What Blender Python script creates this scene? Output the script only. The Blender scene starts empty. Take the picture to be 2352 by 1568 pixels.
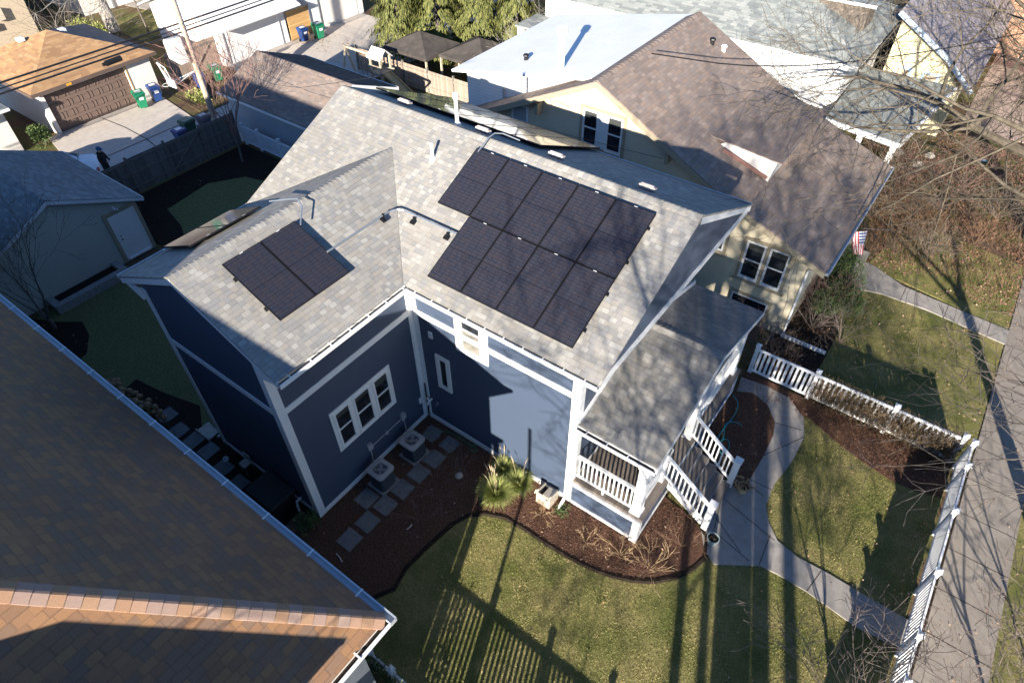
import bpy, math, random
import numpy as np
from mathutils import Vector, Matrix
R = math.radians
SC = bpy.context.scene
COL = SC.collection
rnd = random.Random(7)

# ------------------------------------------------------------------ camera
CX, CY, CZ = 10.434230, -9.256950, 17.201940
_yaw, _pit, _rol, _F = 0.640858, 0.787416, -0.009634, 1489.3255
_fw = Vector((math.cos(_yaw + math.pi/2)*math.cos(_pit), math.sin(_yaw + math.pi/2)*math.cos(_pit), -math.sin(_pit)))
_r0 = Vector((math.cos(_yaw), math.sin(_yaw), 0)); _u0 = _r0.cross(_fw)
_rt = _r0*math.cos(_rol) + _u0*math.sin(_rol); _up = _u0*math.cos(_rol) - _r0*math.sin(_rol)
cam = bpy.data.objects.new('camera', bpy.data.cameras.new('camera')); COL.objects.link(cam)
m = Matrix((( _rt.x, _up.x, -_fw.x, CX), (_rt.y, _up.y, -_fw.y, CY), (_rt.z, _up.z, -_fw.z, CZ), (0, 0, 0, 1)))
cam.matrix_world = m
cam.data.sensor_width = 36; cam.data.lens = 22.796; cam.data.clip_start = 0.1; cam.data.clip_end = 600
SC.camera = cam

# ------------------------------------------------------------------ light
SUN_EL, SUN_AZ = 18.5, -69.0           # elevation; direction towards the sun in the xy plane
w = bpy.data.worlds.new('World'); SC.world = w; w.use_nodes = True
nt = w.node_tree; bg = nt.nodes['Background']
sky = nt.nodes.new('ShaderNodeTexSky'); sky.sky_type = 'NISHITA'; sky.sun_disc = False
sky.sun_elevation = R(SUN_EL); sky.sun_rotation = math.pi/2 - R(SUN_AZ)
sky.altitude = 200; sky.air_density = 0.9; sky.dust_density = 0.1; sky.ozone_density = 6.0
nt.links.new(sky.outputs[0], bg.inputs[0]); bg.inputs[1].default_value = 0.075
sl = bpy.data.lights.new('sun', 'SUN'); sl.energy = 5.0; sl.angle = R(0.53); sl.color = (1.0, 0.92, 0.80)
so = bpy.data.objects.new('sun', sl); COL.objects.link(so)
_sd = Vector((math.cos(R(SUN_AZ))*math.cos(R(SUN_EL)), math.sin(R(SUN_AZ))*math.cos(R(SUN_EL)), math.sin(R(SUN_EL))))
so.rotation_euler = _sd.to_track_quat('Z', 'Y').to_euler(); so.location = (0, -30, 30)
SC.view_settings.view_transform = 'Standard'; SC.view_settings.look = 'None'
SC.view_settings.exposure = 1.42; SC.view_settings.gamma = 1.0

# ------------------------------------------------------------------ measured points: photo pixel (2352 wide) -> world point at height z
def G(u, v, z=0.0):
    d = _fw + _rt*((u - 1176.0)/_F) - _up*((v - 784.0)/_F)
    t = (z - CZ)/d.z
    return Vector((CX + d.x*t, CY + d.y*t, z))

# ------------------------------------------------------------------ mesh builder
class MB:
    def __init__(s): s.v = []; s.f = []; s.mi = []; s.cur = 0; s.smooth = False
    def add(s, vs, fs):
        o = len(s.v); s.v += [tuple(p) for p in vs]
        s.f += [tuple(o + i for i in f) for f in fs]; s.mi += [s.cur]*len(fs); return s
    def face(s, *p): return s.add(p, [tuple(range(len(p)))])
    def box(s, x0, y0, z0, x1, y1, z1):
        x0, x1 = min(x0, x1), max(x0, x1); y0, y1 = min(y0, y1), max(y0, y1); z0, z1 = min(z0, z1), max(z0, z1)
        return s.add([(x0,y0,z0),(x1,y0,z0),(x1,y1,z0),(x0,y1,z0),(x0,y0,z1),(x1,y0,z1),(x1,y1,z1),(x0,y1,z1)],
              [(0,3,2,1),(4,5,6,7),(0,1,5,4),(1,2,6,5),(2,3,7,6),(3,0,4,7)])
    def obox(s, c, sx, sy, sz, rz=0, rx=0, ry=0):
        M = Matrix.Translation(Vector(c)) @ Matrix.Rotation(rz,4,'Z') @ Matrix.Rotation(ry,4,'Y') @ Matrix.Rotation(rx,4,'X')
        vs = [M @ Vector((a*sx/2, b*sy/2, d*sz/2)) for d in (-1,1) for a,b in ((-1,-1),(1,-1),(1,1),(-1,1))]
        return s.add(vs, [(0,3,2,1),(4,5,6,7),(0,1,5,4),(1,2,6,5),(2,3,7,6),(3,0,4,7)])
    def beam(s, a, b, wd, h, up=(0,0,1)):
        a, b = Vector(a), Vector(b); d = (b-a).normalized(); u = Vector(up); sd = d.cross(u)
        if sd.length < 1e-4: sd = d.cross(Vector((1,0,0)))
        sd.normalize(); u = sd.cross(d).normalized()
        vs = []
        for q in (a, b):
            for i, j in ((-1,-1),(1,-1),(1,1),(-1,1)): vs.append(q + sd*(i*wd/2) + u*(j*h/2))
        return s.add(vs, [(0,3,2,1),(4,5,6,7),(0,1,5,4),(1,2,6,5),(2,3,7,6),(3,0,4,7)])
    def tube(s, pts, r, n=8, cap=True):
        P = [Vector(p) for p in pts]; rs = r if isinstance(r, (list, tuple)) else [r]*len(P)
        ref = Vector((0.13, 0.31, 1)).normalized(); vs = []; fs = []
        for i, p in enumerate(P):
            d = (P[min(i+1, len(P)-1)] - P[max(i-1, 0)])
            if d.length < 1e-9: d = Vector((0,0,1))
            d.normalize(); a = d.cross(ref)
            if a.length < 0.05: a = d.cross(Vector((1,0,0)))
            a.normalize(); b = d.cross(a)
            for j in range(n):
                t = 2*math.pi*j/n; vs.append(p + (a*math.cos(t) + b*math.sin(t))*rs[i])
        for i in range(len(P)-1):
            for j in range(n):
                k = (j+1) % n; fs.append((i*n+j, i*n+k, (i+1)*n+k, (i+1)*n+j))
        if cap and n > 3: fs.append(tuple(reversed(range(n)))); fs.append(tuple((len(P)-1)*n + j for j in range(n)))
        return s.add(vs, fs)
    def prism(s, poly, z0, z1):
        n = len(poly); A = sum(poly[i][0]*poly[(i+1)%n][1] - poly[(i+1)%n][0]*poly[i][1] for i in range(n))
        q = list(poly) if A > 0 else list(reversed(poly))
        vs = [(p[0],p[1],z0) for p in q] + [(p[0],p[1],z1) for p in q]
        fs = [tuple(reversed(range(n))), tuple(range(n, 2*n))] + [(i,(i+1)%n,(i+1)%n+n,i+n) for i in range(n)]
        return s.add(vs, fs)
    def ext(s, prof, axis, a, b):
        """profile (list of 2D) extruded along x (profile = y,z) or y (profile = x,z)"""
        n = len(prof)
        f = (lambda p, t: (t, p[0], p[1])) if axis == 'x' else (lambda p, t: (p[0], t, p[1]))
        vs = [f(p, a) for p in prof] + [f(p, b) for p in prof]
        fs = [tuple(range(n)), tuple(reversed(range(n, 2*n)))] + [(i, i+n, (i+1)%n+n, (i+1)%n) for i in range(n)]
        return s.add(vs, fs)
    def slab(s, pts, t):
        P = [Vector(p) for p in pts]; nn = (P[1]-P[0]).cross(P[2]-P[0]).normalized()
        if nn.z < 0: P.reverse(); nn = -nn
        Q = [p - nn*t for p in P]; n = len(P)
        return s.add(P+Q, [tuple(range(n)), tuple(reversed(range(n, 2*n)))] + [(i, i+n, (i+1)%n+n, (i+1)%n) for i in range(n)])
    def lathe(s, c, prof, n=20):
        c = Vector(c); vs = []; fs = []
        for r, z in prof:
            for j in range(n): t = 2*math.pi*j/n; vs.append(c + Vector((r*math.cos(t), r*math.sin(t), z)))
        for i in range(len(prof)-1):
            for j in range(n): k = (j+1)%n; fs.append((i*n+j, i*n+k, (i+1)*n+k, (i+1)*n+j))
        return s.add(vs, fs)
    def ball(s, c, r, n=10, sz=1.0):
        return s.lathe(c, [(max(1e-4, r*math.sin(math.pi*i/n)), -r*sz*math.cos(math.pi*i/n)) for i in range(n+1)], max(8, n))
    def build(s, name, mats, parent=None, uv=True, bevel=0, smooth=False):
        me = bpy.data.meshes.new(name)
        org = ORG.get(parent.name, (0,0,0)) if parent is not None else (0,0,0)
        V = np.array(s.v, dtype=float) if s.v else np.zeros((0,3))
        me.from_pydata((V - np.array(org)).tolist(), [], s.f)
        if not isinstance(mats, (list, tuple)): mats = [mats]
        for mm in mats: me.materials.append(mm)
        if len(mats) > 1: me.polygons.foreach_set('material_index', s.mi)
        if smooth: me.polygons.foreach_set('use_smooth', [True]*len(s.f))
        if uv and len(s.f) < 60000:
            L = me.uv_layers.new(name='UVMap'); out = []
            for f in s.f:
                p = V[list(f)]; nn = np.zeros(3)
                for i in range(len(f)):
                    a, b = p[i], p[(i+1) % len(f)]
                    nn += (a[1]-b[1])*(a[2]+b[2]), (a[2]-b[2])*(a[0]+b[0]), (a[0]-b[0])*(a[1]+b[1])
                ln = math.sqrt(nn @ nn) or 1; nn /= ln
                h = np.array((-nn[1], nn[0], 0)); hl = math.hypot(h[0], h[1])
                h = h/hl if hl > 0.02 else np.array((1.0, 0, 0))
                sv = np.cross(nn, h)
                for q in p: out += [float(q @ h), float(q @ sv)]
            L.data.foreach_set('uv', out)
        me.update()
        o = bpy.data.objects.new(name, me); COL.objects.link(o)
        if parent is not None: o.parent = parent; ORG[o.name] = org
        if bevel:
            b = o.modifiers.new('bevel', 'BEVEL'); b.width = bevel; b.segments = 2; b.limit_method = 'ANGLE'
        return o
ORG = {}

def tag(o, label=None, cat=None, group=None, kind=None):
    if label: o['label'] = label
    if cat: o['category'] = cat
    if group: o['group'] = group
    if kind: o['kind'] = kind
    return o
def thing(name, label, cat, loc=(0,0,0), group=None, local=False, rz=0):
    o = bpy.data.objects.new(name, None); COL.objects.link(o); o.location = loc; o.rotation_euler = (0,0,rz)
    o.empty_display_size = 0.2
    ORG[o.name] = (0,0,0) if local else tuple(loc)
    return tag(o, label, cat, group)
def copy_tree(o, parent=None):
    c = o.copy(); COL.objects.link(c)
    if parent is not None: c.parent = parent
    for ch in list(o.children): copy_tree(ch, c)
    return c
def struct(name, mb, mat, **k): return tag(mb.build(name, mat, **k), kind='structure')

# ------------------------------------------------------------------ materials
def newmat(name):
    mt = bpy.data.materials.new(name); mt.use_nodes = True; n = mt.node_tree
    return mt, n, n.nodes['Principled BSDF']
def nd(n, typ, **k):
    q = n.nodes.new(typ)
    for a, b in k.items():
        if a in ('operation','blend_type','data_type','noise_dimensions','feature','interpolation','attribute_name'): setattr(q, a, b)
    return q
def mth(n, op, a, b=None, c=None):
    q = n.nodes.new('ShaderNodeMath'); q.operation = op
    for i, x in enumerate((a, b, c)):
        if x is None: continue
        if isinstance(x, (int, float)): q.inputs[i].default_value = x
        else: n.links.new(x, q.inputs[i])
    return q.outputs[0]
def ramp(n, fac, cols, interp='LINEAR'):
    q = n.nodes.new('ShaderNodeValToRGB'); q.color_ramp.interpolation = interp; e = q.color_ramp.elements
    ps = [c[0] for c in cols] if len(cols[0]) == 2 else [i/max(1, len(cols)-(0 if interp == 'CONSTANT' else 1)) for i in range(len(cols))]
    cs = [c[1] for c in cols] if len(cols[0]) == 2 else cols
    while len(e) < len(cs): e.new(0.5)
    for i, (p_, c_) in enumerate(zip(ps, cs)): e[i].position = p_; e[i].color = (*c_, 1)
    if fac is not None: n.links.new(fac, q.inputs[0])
    return q.outputs[0]
def mixc(n, f, a, b, bt='MIX'):
    q = n.nodes.new('ShaderNodeMix'); q.data_type = 'RGBA'; q.blend_type = bt
    for i, x in ((0, f), (6, a), (7, b)):
        if isinstance(x, (int, float)): q.inputs[i].default_value = x
        elif isinstance(x, tuple): q.inputs[i].default_value = (*x, 1)
        else: n.links.new(x, q.inputs[i])
    return q.outputs[2]
def noise(n, scale, detail=4, rough=0.55, vec=None, out=0):
    q = n.nodes.new('ShaderNodeTexNoise'); q.inputs['Scale'].default_value = scale
    q.inputs['Detail'].default_value = detail; q.inputs['Roughness'].default_value = rough
    if vec is None:
        g_ = n.nodes.new('ShaderNodeNewGeometry'); vec = g_.outputs['Position']
    n.links.new(vec, q.inputs['Vector'])
    return q.outputs[out]
def bump(n, b, h, strength=0.3, dist=0.02):
    q = n.nodes.new('ShaderNodeBump'); q.inputs['Strength'].default_value = strength; q.inputs['Distance'].default_value = dist
    n.links.new(h, q.inputs['Height']); n.links.new(q.outputs[0], b.inputs['Normal'])
def plain(name, col, rough=0.6, spec=0.5, metal=0.0, var=0.12, vs=3.0, dirt=None, bmp=0.0, bs=40):
    mt, n, b = newmat(name)
    c0 = tuple(x*(1-var) for x in col); c1 = tuple(min(1, x*(1+var)) for x in col)
    f = noise(n, vs, 5, 0.6)
    c = ramp(n, f, [(0.3, c0), (0.7, c1)])
    if dirt:
        f2 = noise(n, 9, 6, 0.7); f3 = ramp(n, f2, [(0.52, (0,0,0)), (0.75, (1,1,1))])
        c = mixc(n, f3, c, dirt)
    n.links.new(c, b.inputs['Base Color'])
    b.inputs['Roughness'].default_value = rough; b.inputs['Specular IOR Level'].default_value = spec; b.inputs['Metallic'].default_value = metal
    if bmp: bump(n, b, noise(n, bs, 4), bmp, 0.01)
    return mt
def shingle(name, cols, w=0.175, h=0.135, line=0.38, vlines=0.5, big=0.10, rough=0.9):
    mt, n, b = newmat(name)
    uv = n.nodes.new('ShaderNodeUVMap'); uv.uv_map = 'UVMap'
    sp = n.nodes.new('ShaderNodeSeparateXYZ'); n.links.new(uv.outputs[0], sp.inputs[0])
    X, Y = sp.outputs[0], sp.outputs[1]
    wob = noise(n, 3.0, 2, 0.5); Y = mth(n, 'ADD', Y, mth(n, 'MULTIPLY', mth(n, 'SUBTRACT', wob, 0.5), 0.012))
    y = mth(n, 'DIVIDE', Y, h); row = mth(n, 'FLOOR', y); fy = mth(n, 'FRACT', y)
    wn = n.nodes.new('ShaderNodeTexWhiteNoise'); wn.noise_dimensions = '1D'; n.links.new(row, wn.inputs['W'])
    x = mth(n, 'ADD', mth(n, 'DIVIDE', X, w), mth(n, 'MULTIPLY', wn.outputs[0], 7.3))
    # irregular tab widths
    xn = n.nodes.new('ShaderNodeCombineXYZ'); n.links.new(mth(n, 'MULTIPLY', x, 0.9), xn.inputs[0]); n.links.new(mth(n, 'MULTIPLY', row, 3.7), xn.inputs[1])
    nz = n.nodes.new('ShaderNodeTexNoise'); nz.inputs['Scale'].default_value = 1.0; nz.inputs['Detail'].default_value = 1; n.links.new(xn.outputs[0], nz.inputs['Vector'])
    x = mth(n, 'ADD', x, mth(n, 'MULTIPLY', nz.outputs[0], 0.9))
    col = mth(n, 'FLOOR', x); fx = mth(n, 'FRACT', x)
    cx = n.nodes.new('ShaderNodeCombineXYZ'); n.links.new(col, cx.inputs[0]); n.links.new(row, cx.inputs[1])
    w2 = n.nodes.new('ShaderNodeTexWhiteNoise'); w2.noise_dimensions = '2D'; n.links.new(cx.outputs[0], w2.inputs['Vector'])
    c = ramp(n, w2.outputs[0], cols, 'CONSTANT')
    # wide soft weathering and fine granules
    bf = ramp(n, noise(n, 0.45, 4, 0.6), [(0.3, (1-big,)*3), (0.7, (1+big,)*3)])
    c = mixc(n, 1.0, c, bf, 'MULTIPLY')
    gr = ramp(n, noise(n, 70, 2, 0.7), [(0.3, (0.86,)*3), (0.7, (1.12,)*3)])
    c = mixc(n, 1.0, c, gr, 'MULTIPLY')
    # shadow line painted under each course, dark gaps between tabs
    e1 = mth(n, 'LESS_THAN', fy, 0.10); rnd_ = mth(n, 'GREATER_THAN', w2.outputs[0], 0.35)
    e2 = mth(n, 'MULTIPLY', mth(n, 'LESS_THAN', fx, 0.055), vlines)
    e = mth(n, 'MAXIMUM', mth(n, 'MULTIPLY', e1, mth(n, 'ADD', mth(n, 'MULTIPLY', rnd_, 0.6), 0.4)), e2)
    c = mixc(n, mth(n, 'MULTIPLY', e, line), c, (0.03, 0.03, 0.032))
    n.links.new(c, b.inputs['Base Color'])
    b.inputs['Roughness'].default_value = rough; b.inputs['Specular IOR Level'].default_value = 0.25
    hgt = mth(n, 'ADD', mth(n, 'SUBTRACT', 1.0, fy), mth(n, 'MULTIPLY', w2.outputs[0], 0.6))
    hgt = mth(n, 'ADD', hgt, mth(n, 'MULTIPLY', noise(n, 90, 2), 0.25))
    bump(n, b, hgt, 0.55, 0.012)
    return mt
def capmat(name, cols, rough=0.9):
    mt, n, b = newmat(name); g_ = n.nodes.new('ShaderNodeNewGeometry'); c = ramp(n, g_.outputs['Random Per Island'], cols, 'CONSTANT')
    c = mixc(n, 1.0, c, ramp(n, noise(n, 70, 2, 0.7), [(0.3, (0.84,)*3), (0.7, (1.14,)*3)]), 'MULTIPLY')
    n.links.new(c, b.inputs['Base Color']); b.inputs['Roughness'].default_value = rough; b.inputs['Specular IOR Level'].default_value = .2; bump(n, b, noise(n, 90, 2), .3, .006); return mt
def siding(name, col, pitch=0.12, dark=0.35, rough=0.6, spec=0.4, var=0.05):
    mt, n, b = newmat(name)
    g_ = n.nodes.new('ShaderNodeNewGeometry'); sp = n.nodes.new('ShaderNodeSeparateXYZ'); n.links.new(g_.outputs['Position'], sp.inputs[0])
    fz = mth(n, 'FRACT', mth(n, 'DIVIDE', sp.outputs[2], pitch))
    ln = mth(n, 'LESS_THAN', fz, 0.10)
    c = ramp(n, noise(n, 1.2, 5, 0.65), [(0.3, tuple(x*(1-var) for x in col)), (0.7, tuple(min(1, x*(1+var)) for x in col))])
    c = mixc(n, mth(n, 'MULTIPLY', ln, dark), c, tuple(x*0.25 for x in col))
    n.links.new(c, b.inputs['Base Color']); b.inputs['Roughness'].default_value = rough; b.inputs['Specular IOR Level'].default_value = spec
    bump(n, b, mth(n, 'SUBTRACT', 1.0, fz), 0.5, 0.012)
    return mt
def boards(name, cols, w=0.14, axis=0, rough=0.75, line=0.7):
    """planks across UV axis"""
    mt, n, b = newmat(name)
    uv = n.nodes.new('ShaderNodeUVMap'); uv.uv_map = 'UVMap'
    sp = n.nodes.new('ShaderNodeSeparateXYZ'); n.links.new(uv.outputs[0], sp.inputs[0])
    x = mth(n, 'DIVIDE', sp.outputs[axis], w); i = mth(n, 'FLOOR', x); fx = mth(n, 'FRACT', x)
    wn = n.nodes.new('ShaderNodeTexWhiteNoise'); wn.noise_dimensions = '1D'; n.links.new(i, wn.inputs['W'])
    c = ramp(n, wn.outputs[0], cols)
    st = n.nodes.new('ShaderNodeMapping'); st.inputs['Scale'].default_value = (1.5, 30, 1) if axis == 1 else (30, 1.5, 1); n.links.new(uv.outputs[0], st.inputs[0])
    gr = ramp(n, noise(n, 1.5, 5, 0.7, st.outputs[0]), [(0.3, (0.75,)*3), (0.7, (1.2,)*3)])
    c = mixc(n, 1.0, c, gr, 'MULTIPLY')
    c = mixc(n, mth(n, 'MULTIPLY', mth(n, 'LESS_THAN', fx, 0.06), line), c, (0.015,)*3)
    n.links.new(c, b.inputs['Base Color']); b.inputs['Roughness'].default_value = rough; b.inputs['Specular IOR Level'].default_value = 0.3
    return mt
def glass(name, tint=(0.012, 0.014, 0.017), rough=0.04):
    mt, n, b = newmat(name)
    c = ramp(n, noise(n, 2.5, 3), [(0.35, tint), (0.75, tuple(x*3.0 for x in tint))])
    n.links.new(c, b.inputs['Base Color']); b.inputs['Roughness'].default_value = rough; b.inputs['Specular IOR Level'].default_value = 0.6
    return mt
def litter(name, stops, scale, bstr=0.6, bscale=None, big=None, rough=0.95):
    mt, n, b = newmat(name)
    f = noise(n, scale, 9, 0.72); c = ramp(n, f, stops)
    if big:
        f2 = ramp(n, noise(n, big[0], 5, 0.6), [(0.38, (0,0,0)), (0.62, (1,1,1))])
        c2 = ramp(n, noise(n, scale*1.3, 9, 0.7), big[1]); c = mixc(n, f2, c, c2)
    n.links.new(c, b.inputs['Base Color']); b.inputs['Roughness'].default_value = rough; b.inputs['Specular IOR Level'].default_value = 0.1
    bump(n, b, noise(n, bscale or scale*2, 8, 0.75), bstr, 0.05)
    return mt
def leafy(name, cols, scale=9.0, rough=0.7, fine=60):
    mt, n, b = newmat(name)
    f = noise(n, scale, 3, 0.6); f2 = noise(n, fine, 2, 0.6)
    mxx = mth(n, 'ADD', mth(n, 'MULTIPLY', f, 0.55), mth(n, 'MULTIPLY', f2, 0.45))
    k_ = len(cols); c = ramp(n, mxx, [(0.33 + 0.34*i/max(1, k_-1), cols[i]) for i in range(k_)])
    n.links.new(c, b.inputs['Base Color']); b.inputs['Roughness'].default_value = rough; b.inputs['Specular IOR Level'].default_value = 0.2
    return mt

GREY = [tuple(.292+(x-.30)*.74+d_ for x, d_ in zip(c,(.006,.0,-.008))) for c in [(.34,.325,.295), (.27,.262,.25), (.31,.30,.278), (.235,.232,.232), (.30,.28,.25), (.38,.37,.345), (.285,.27,.245), (.25,.25,.255)]]
BRN = [(.26,.205,.175), (.22,.175,.15), (.30,.24,.205), (.245,.20,.18), (.28,.21,.17), (.235,.19,.165)]
ORG_ = [tuple(x*.88 for x in c) for c in [(.30,.165,.09), (.235,.145,.095), (.275,.155,.088), (.225,.145,.10), (.315,.175,.09), (.255,.145,.085)]]
M = {}
M['sh_grey'] = shingle('grey_shingles', GREY, w=0.16, h=0.128)
M['sh_cap'] = capmat('grey_ridge_shingles', GREY)
M['sh_porch'] = shingle('porch_shingles', [tuple(x*.82 for x in c) for c in GREY], w=0.2, h=0.14, line=0.4)
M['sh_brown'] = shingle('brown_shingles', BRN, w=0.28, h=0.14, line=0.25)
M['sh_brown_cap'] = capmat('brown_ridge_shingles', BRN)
M['sh_orange'] = shingle('rust_shingles', ORG_, w=0.25, h=0.145, line=0.38, vlines=0.8)
M['sh_orange_cap'] = capmat('rust_ridge_shingles', [(.33,.235,.19), (.33,.20,.125), (.36,.225,.155), (.31,.215,.175), (.34,.21,.13)])
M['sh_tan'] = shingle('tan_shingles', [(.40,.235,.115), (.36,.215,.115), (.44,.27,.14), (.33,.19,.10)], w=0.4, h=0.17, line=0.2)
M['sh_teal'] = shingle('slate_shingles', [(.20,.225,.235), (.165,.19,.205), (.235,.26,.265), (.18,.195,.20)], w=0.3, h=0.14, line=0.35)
M['sh_shade'] = shingle('painted_shade_shingles', [(.085,.08,.08), (.06,.058,.06), (.11,.10,.095)], w=0.3, h=0.14, line=0.4)
M['sh_light'] = shingle('pale_green_grey_shingles', [(.30,.32,.30), (.25,.27,.26), (.34,.355,.335), (.22,.235,.23)], w=0.34, h=0.17, line=0.4)
M['navy'] = plain('navy_smooth_siding', (0.061, 0.084, 0.131), 0.5, 0.5, var=0.03, vs=0.7)
M['white'] = plain('white_trim_paint', (0.78, 0.78, 0.77), 0.45, 0.4, var=0.03, vs=2, bmp=0.05)
M['vinyl'] = plain('white_vinyl', (0.80, 0.81, 0.82), 0.35, 0.5, var=0.03, vs=2)
M['vinyl_d'] = plain('weathered_white_vinyl', (0.62, 0.62, 0.60), 0.45, 0.4, var=0.12, vs=5, dirt=(0.22,0.19,0.13))
M['alu'] = plain('aluminium_gutter', (0.60, 0.63, 0.66), 0.35, 0.5, 0.35, var=0.08, vs=6)
M['debris'] = litter('gutter_debris', [(0.3, (.012,.009,.007)), (0.55, (.05,.035,.025)), (0.8, (.16,.11,.06))], 40)
M['conduit'] = plain('galvanised_conduit', (0.42, 0.46, 0.50), 0.35, 0.5, 0.7, var=0.08)
M['glass'] = glass('window_glass')
M['blind'] = plain('window_blind', (0.25, 0.235, 0.205), 0.6, var=0.04)
M['dim_blind'] = plain('dim_blind', (0.055, 0.06, 0.058), 0.3, 0.5, var=0.1)
M['panel_fr'] = plain('black_anodised_frame', (0.010, 0.010, 0.012), 0.6, 0.2, 0.0)
M['back'] = plain('black_backsheet', (0.03, 0.03, 0.03), 0.6)
M['ac_grey'] = plain('ac_top_grey', (0.40, 0.41, 0.42), 0.45, 0.4, 0.2)
M['ac_dark'] = siding('ac_louvres', (0.055, 0.062, 0.07), 0.03, 0.8)
M['black'] = plain('black_plastic', (0.012, 0.012, 0.013), 0.45)
M['fan'] = plain('fan_blade_metal', (0.30, 0.31, 0.33), 0.35, 0.5, 0.5)
M['stone'] = plain('bluestone_slab', (0.175, 0.18, 0.185), 0.85, 0.2, var=0.15, vs=4, dirt=(0.10,0.085,0.07), bmp=0.2)
M['pad'] = plain('concrete_pad', (0.30, 0.29, 0.27), 0.9, 0.1, var=0.12, vs=5, bmp=0.2)
M['brick_pave'] = plain('brick_edging', (0.20, 0.12, 0.09), 0.9, 0.1, var=0.35, vs=12, bmp=0.3)
M['dirtwall'] = plain('block_wall', (0.30, 0.29, 0.275), 0.9, 0.1, var=0.2, vs=7, bmp=0.3)
M['deck'] = boards('composite_deck', [(.20,.165,.14), (.235,.195,.165), (.21,.17,.14)], 0.14, 0)
M['deck_y'] = boards('composite_tread', [(.17,.145,.13), (.205,.175,.155)], 0.14, 0)
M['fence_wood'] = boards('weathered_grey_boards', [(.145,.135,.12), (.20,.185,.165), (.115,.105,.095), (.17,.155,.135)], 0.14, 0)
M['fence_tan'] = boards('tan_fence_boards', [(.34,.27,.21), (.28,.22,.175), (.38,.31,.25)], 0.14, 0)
M['fence_new'] = boards('new_cedar_boards', [(.60,.36,.14), (.52,.31,.13), (.66,.42,.18)], 0.15, 1)
M['post_wood'] = plain('weathered_post', (0.17, 0.155, 0.135), 0.85, 0.2, var=0.2, vs=8)
M['pole'] = plain('utility_pole_wood', (0.46, 0.37, 0.28), 0.85, 0.2, var=0.2, vs=5, bmp=0.3)
M['bark'] = plain('grey_bark', (0.16, 0.135, 0.115), 0.9, 0.1, var=0.35, vs=9, bmp=0.4)
M['bark_light'] = plain('pale_bark', (0.36, 0.33, 0.29), 0.9, 0.1, var=0.3, vs=6, bmp=0.4)
M['twig_dark'] = plain('dark_twig_bark', (0.12, 0.10, 0.088), 0.9, 0.1, var=0.4, vs=8)
M['bough'] = plain('mossy_bough_bark', (0.105, 0.088, 0.066), 0.9, 0.1, var=0.45, vs=4)
M['twig'] = plain('twig_bark', (0.17, 0.135, 0.115), 0.9, 0.1, var=0.35, vs=14)
M['twig_red'] = plain('reddish_twigs', (0.25, 0.15, 0.13), 0.9, 0.1, var=0.35, vs=14)
M['brush'] = leafy('rusty_brush', [(.08,.045,.03), (.17,.10,.062), (.28,.18,.11)])
M['leaf_dk'] = leafy('old_leaf_litter', [(.10,.055,.035), (.22,.125,.08), (.36,.23,.155)], 3, fine=25)
M['straw'] = leafy('dry_straw', [(.24,.15,.08), (.42,.29,.16), (.55,.42,.25)])
M['orn'] = leafy('ornamental_grass_blades', [(.09,.15,.03), (.20,.26,.06), (.36,.36,.13), (.52,.46,.22)], 14)
M['plume'] = leafy('seed_plumes', [(.36,.28,.17), (.52,.43,.29)])
M['conifer'] = leafy('conifer_sprays', [(.03,.042,.015), (.085,.10,.03), (.16,.165,.05), (.24,.22,.08)], 3.5, fine=25)
M['juniper'] = leafy('juniper_green', [(.03,.055,.025), (.08,.125,.045), (.18,.21,.07)], 4, fine=30)
M['vine'] = leafy('dry_vine_stems', [(.06,.042,.028), (.12,.085,.052), (.22,.155,.09)], 5, fine=30)
M['leaf'] = leafy('fallen_leaf', [(.20,.10,.05), (.42,.22,.11), (.55,.38,.26), (.66,.52,.40)], 3, fine=25)
M['hyd'] = leafy('dried_flower_heads', [(.16,.10,.05), (.30,.20,.11), (.42,.30,.17)], 9)
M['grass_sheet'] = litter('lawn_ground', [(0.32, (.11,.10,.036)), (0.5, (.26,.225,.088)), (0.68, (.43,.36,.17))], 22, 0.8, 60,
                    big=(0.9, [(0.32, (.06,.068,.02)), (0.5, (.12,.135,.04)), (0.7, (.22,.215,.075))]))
M['grass_shade'] = litter('shade_toned_lawn_ground', [(0.32, (.075,.085,.035)), (0.5, (.18,.185,.08)), (0.68, (.29,.27,.13))], 22, 0.8, 60)  # darker copy of the lawn, rear yard shade put into the colour
M['blade'] = leafy('grass_blades', [(.07,.095,.02), (.18,.19,.052), (.37,.31,.125), (.50,.41,.20)], 0.8, fine=20)
M['mulch'] = litter('bark_mulch', [(0.3, (.035,.018,.012)), (0.5, (.125,.066,.044)), (0.66, (.23,.13,.088)), (0.8, (.40,.27,.19))], 24, 1.0, 55)
M['dirt'] = litter('leaf_litter_ground', [(0.3, (.05,.03,.021)), (0.5, (.15,.09,.062)), (0.68, (.29,.175,.12))], 16, 0.9, 40,
                    big=(0.5, [(0.3, (.05,.06,.02)), (0.55, (.13,.14,.045)), (0.75, (.26,.21,.10))]))
M['soil'] = litter('dark_soil', [(0.3, (.012,.009,.007)), (0.55, (.035,.026,.02)), (0.8, (.08,.055,.04))], 20, 0.8, 50)
M['walk_tan'] = litter('weathered_sidewalk', [(0.25, (.19,.165,.135)), (0.5, (.27,.235,.20)), (0.75, (.33,.29,.245))], 1.8, 0.15, 110, rough=0.9)
M['conc'] = litter('concrete_walk', [(0.25, (.235,.215,.195)), (0.5, (.31,.285,.26)), (0.75, (.37,.345,.315))], 3, 0.12, 120, rough=0.85)
M['alley'] = litter('alley_concrete', [(0.25, (.42,.395,.365)), (0.5, (.50,.47,.435)), (0.75, (.57,.54,.50))], 1.6, 0.15, 90, rough=0.85)
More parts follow.
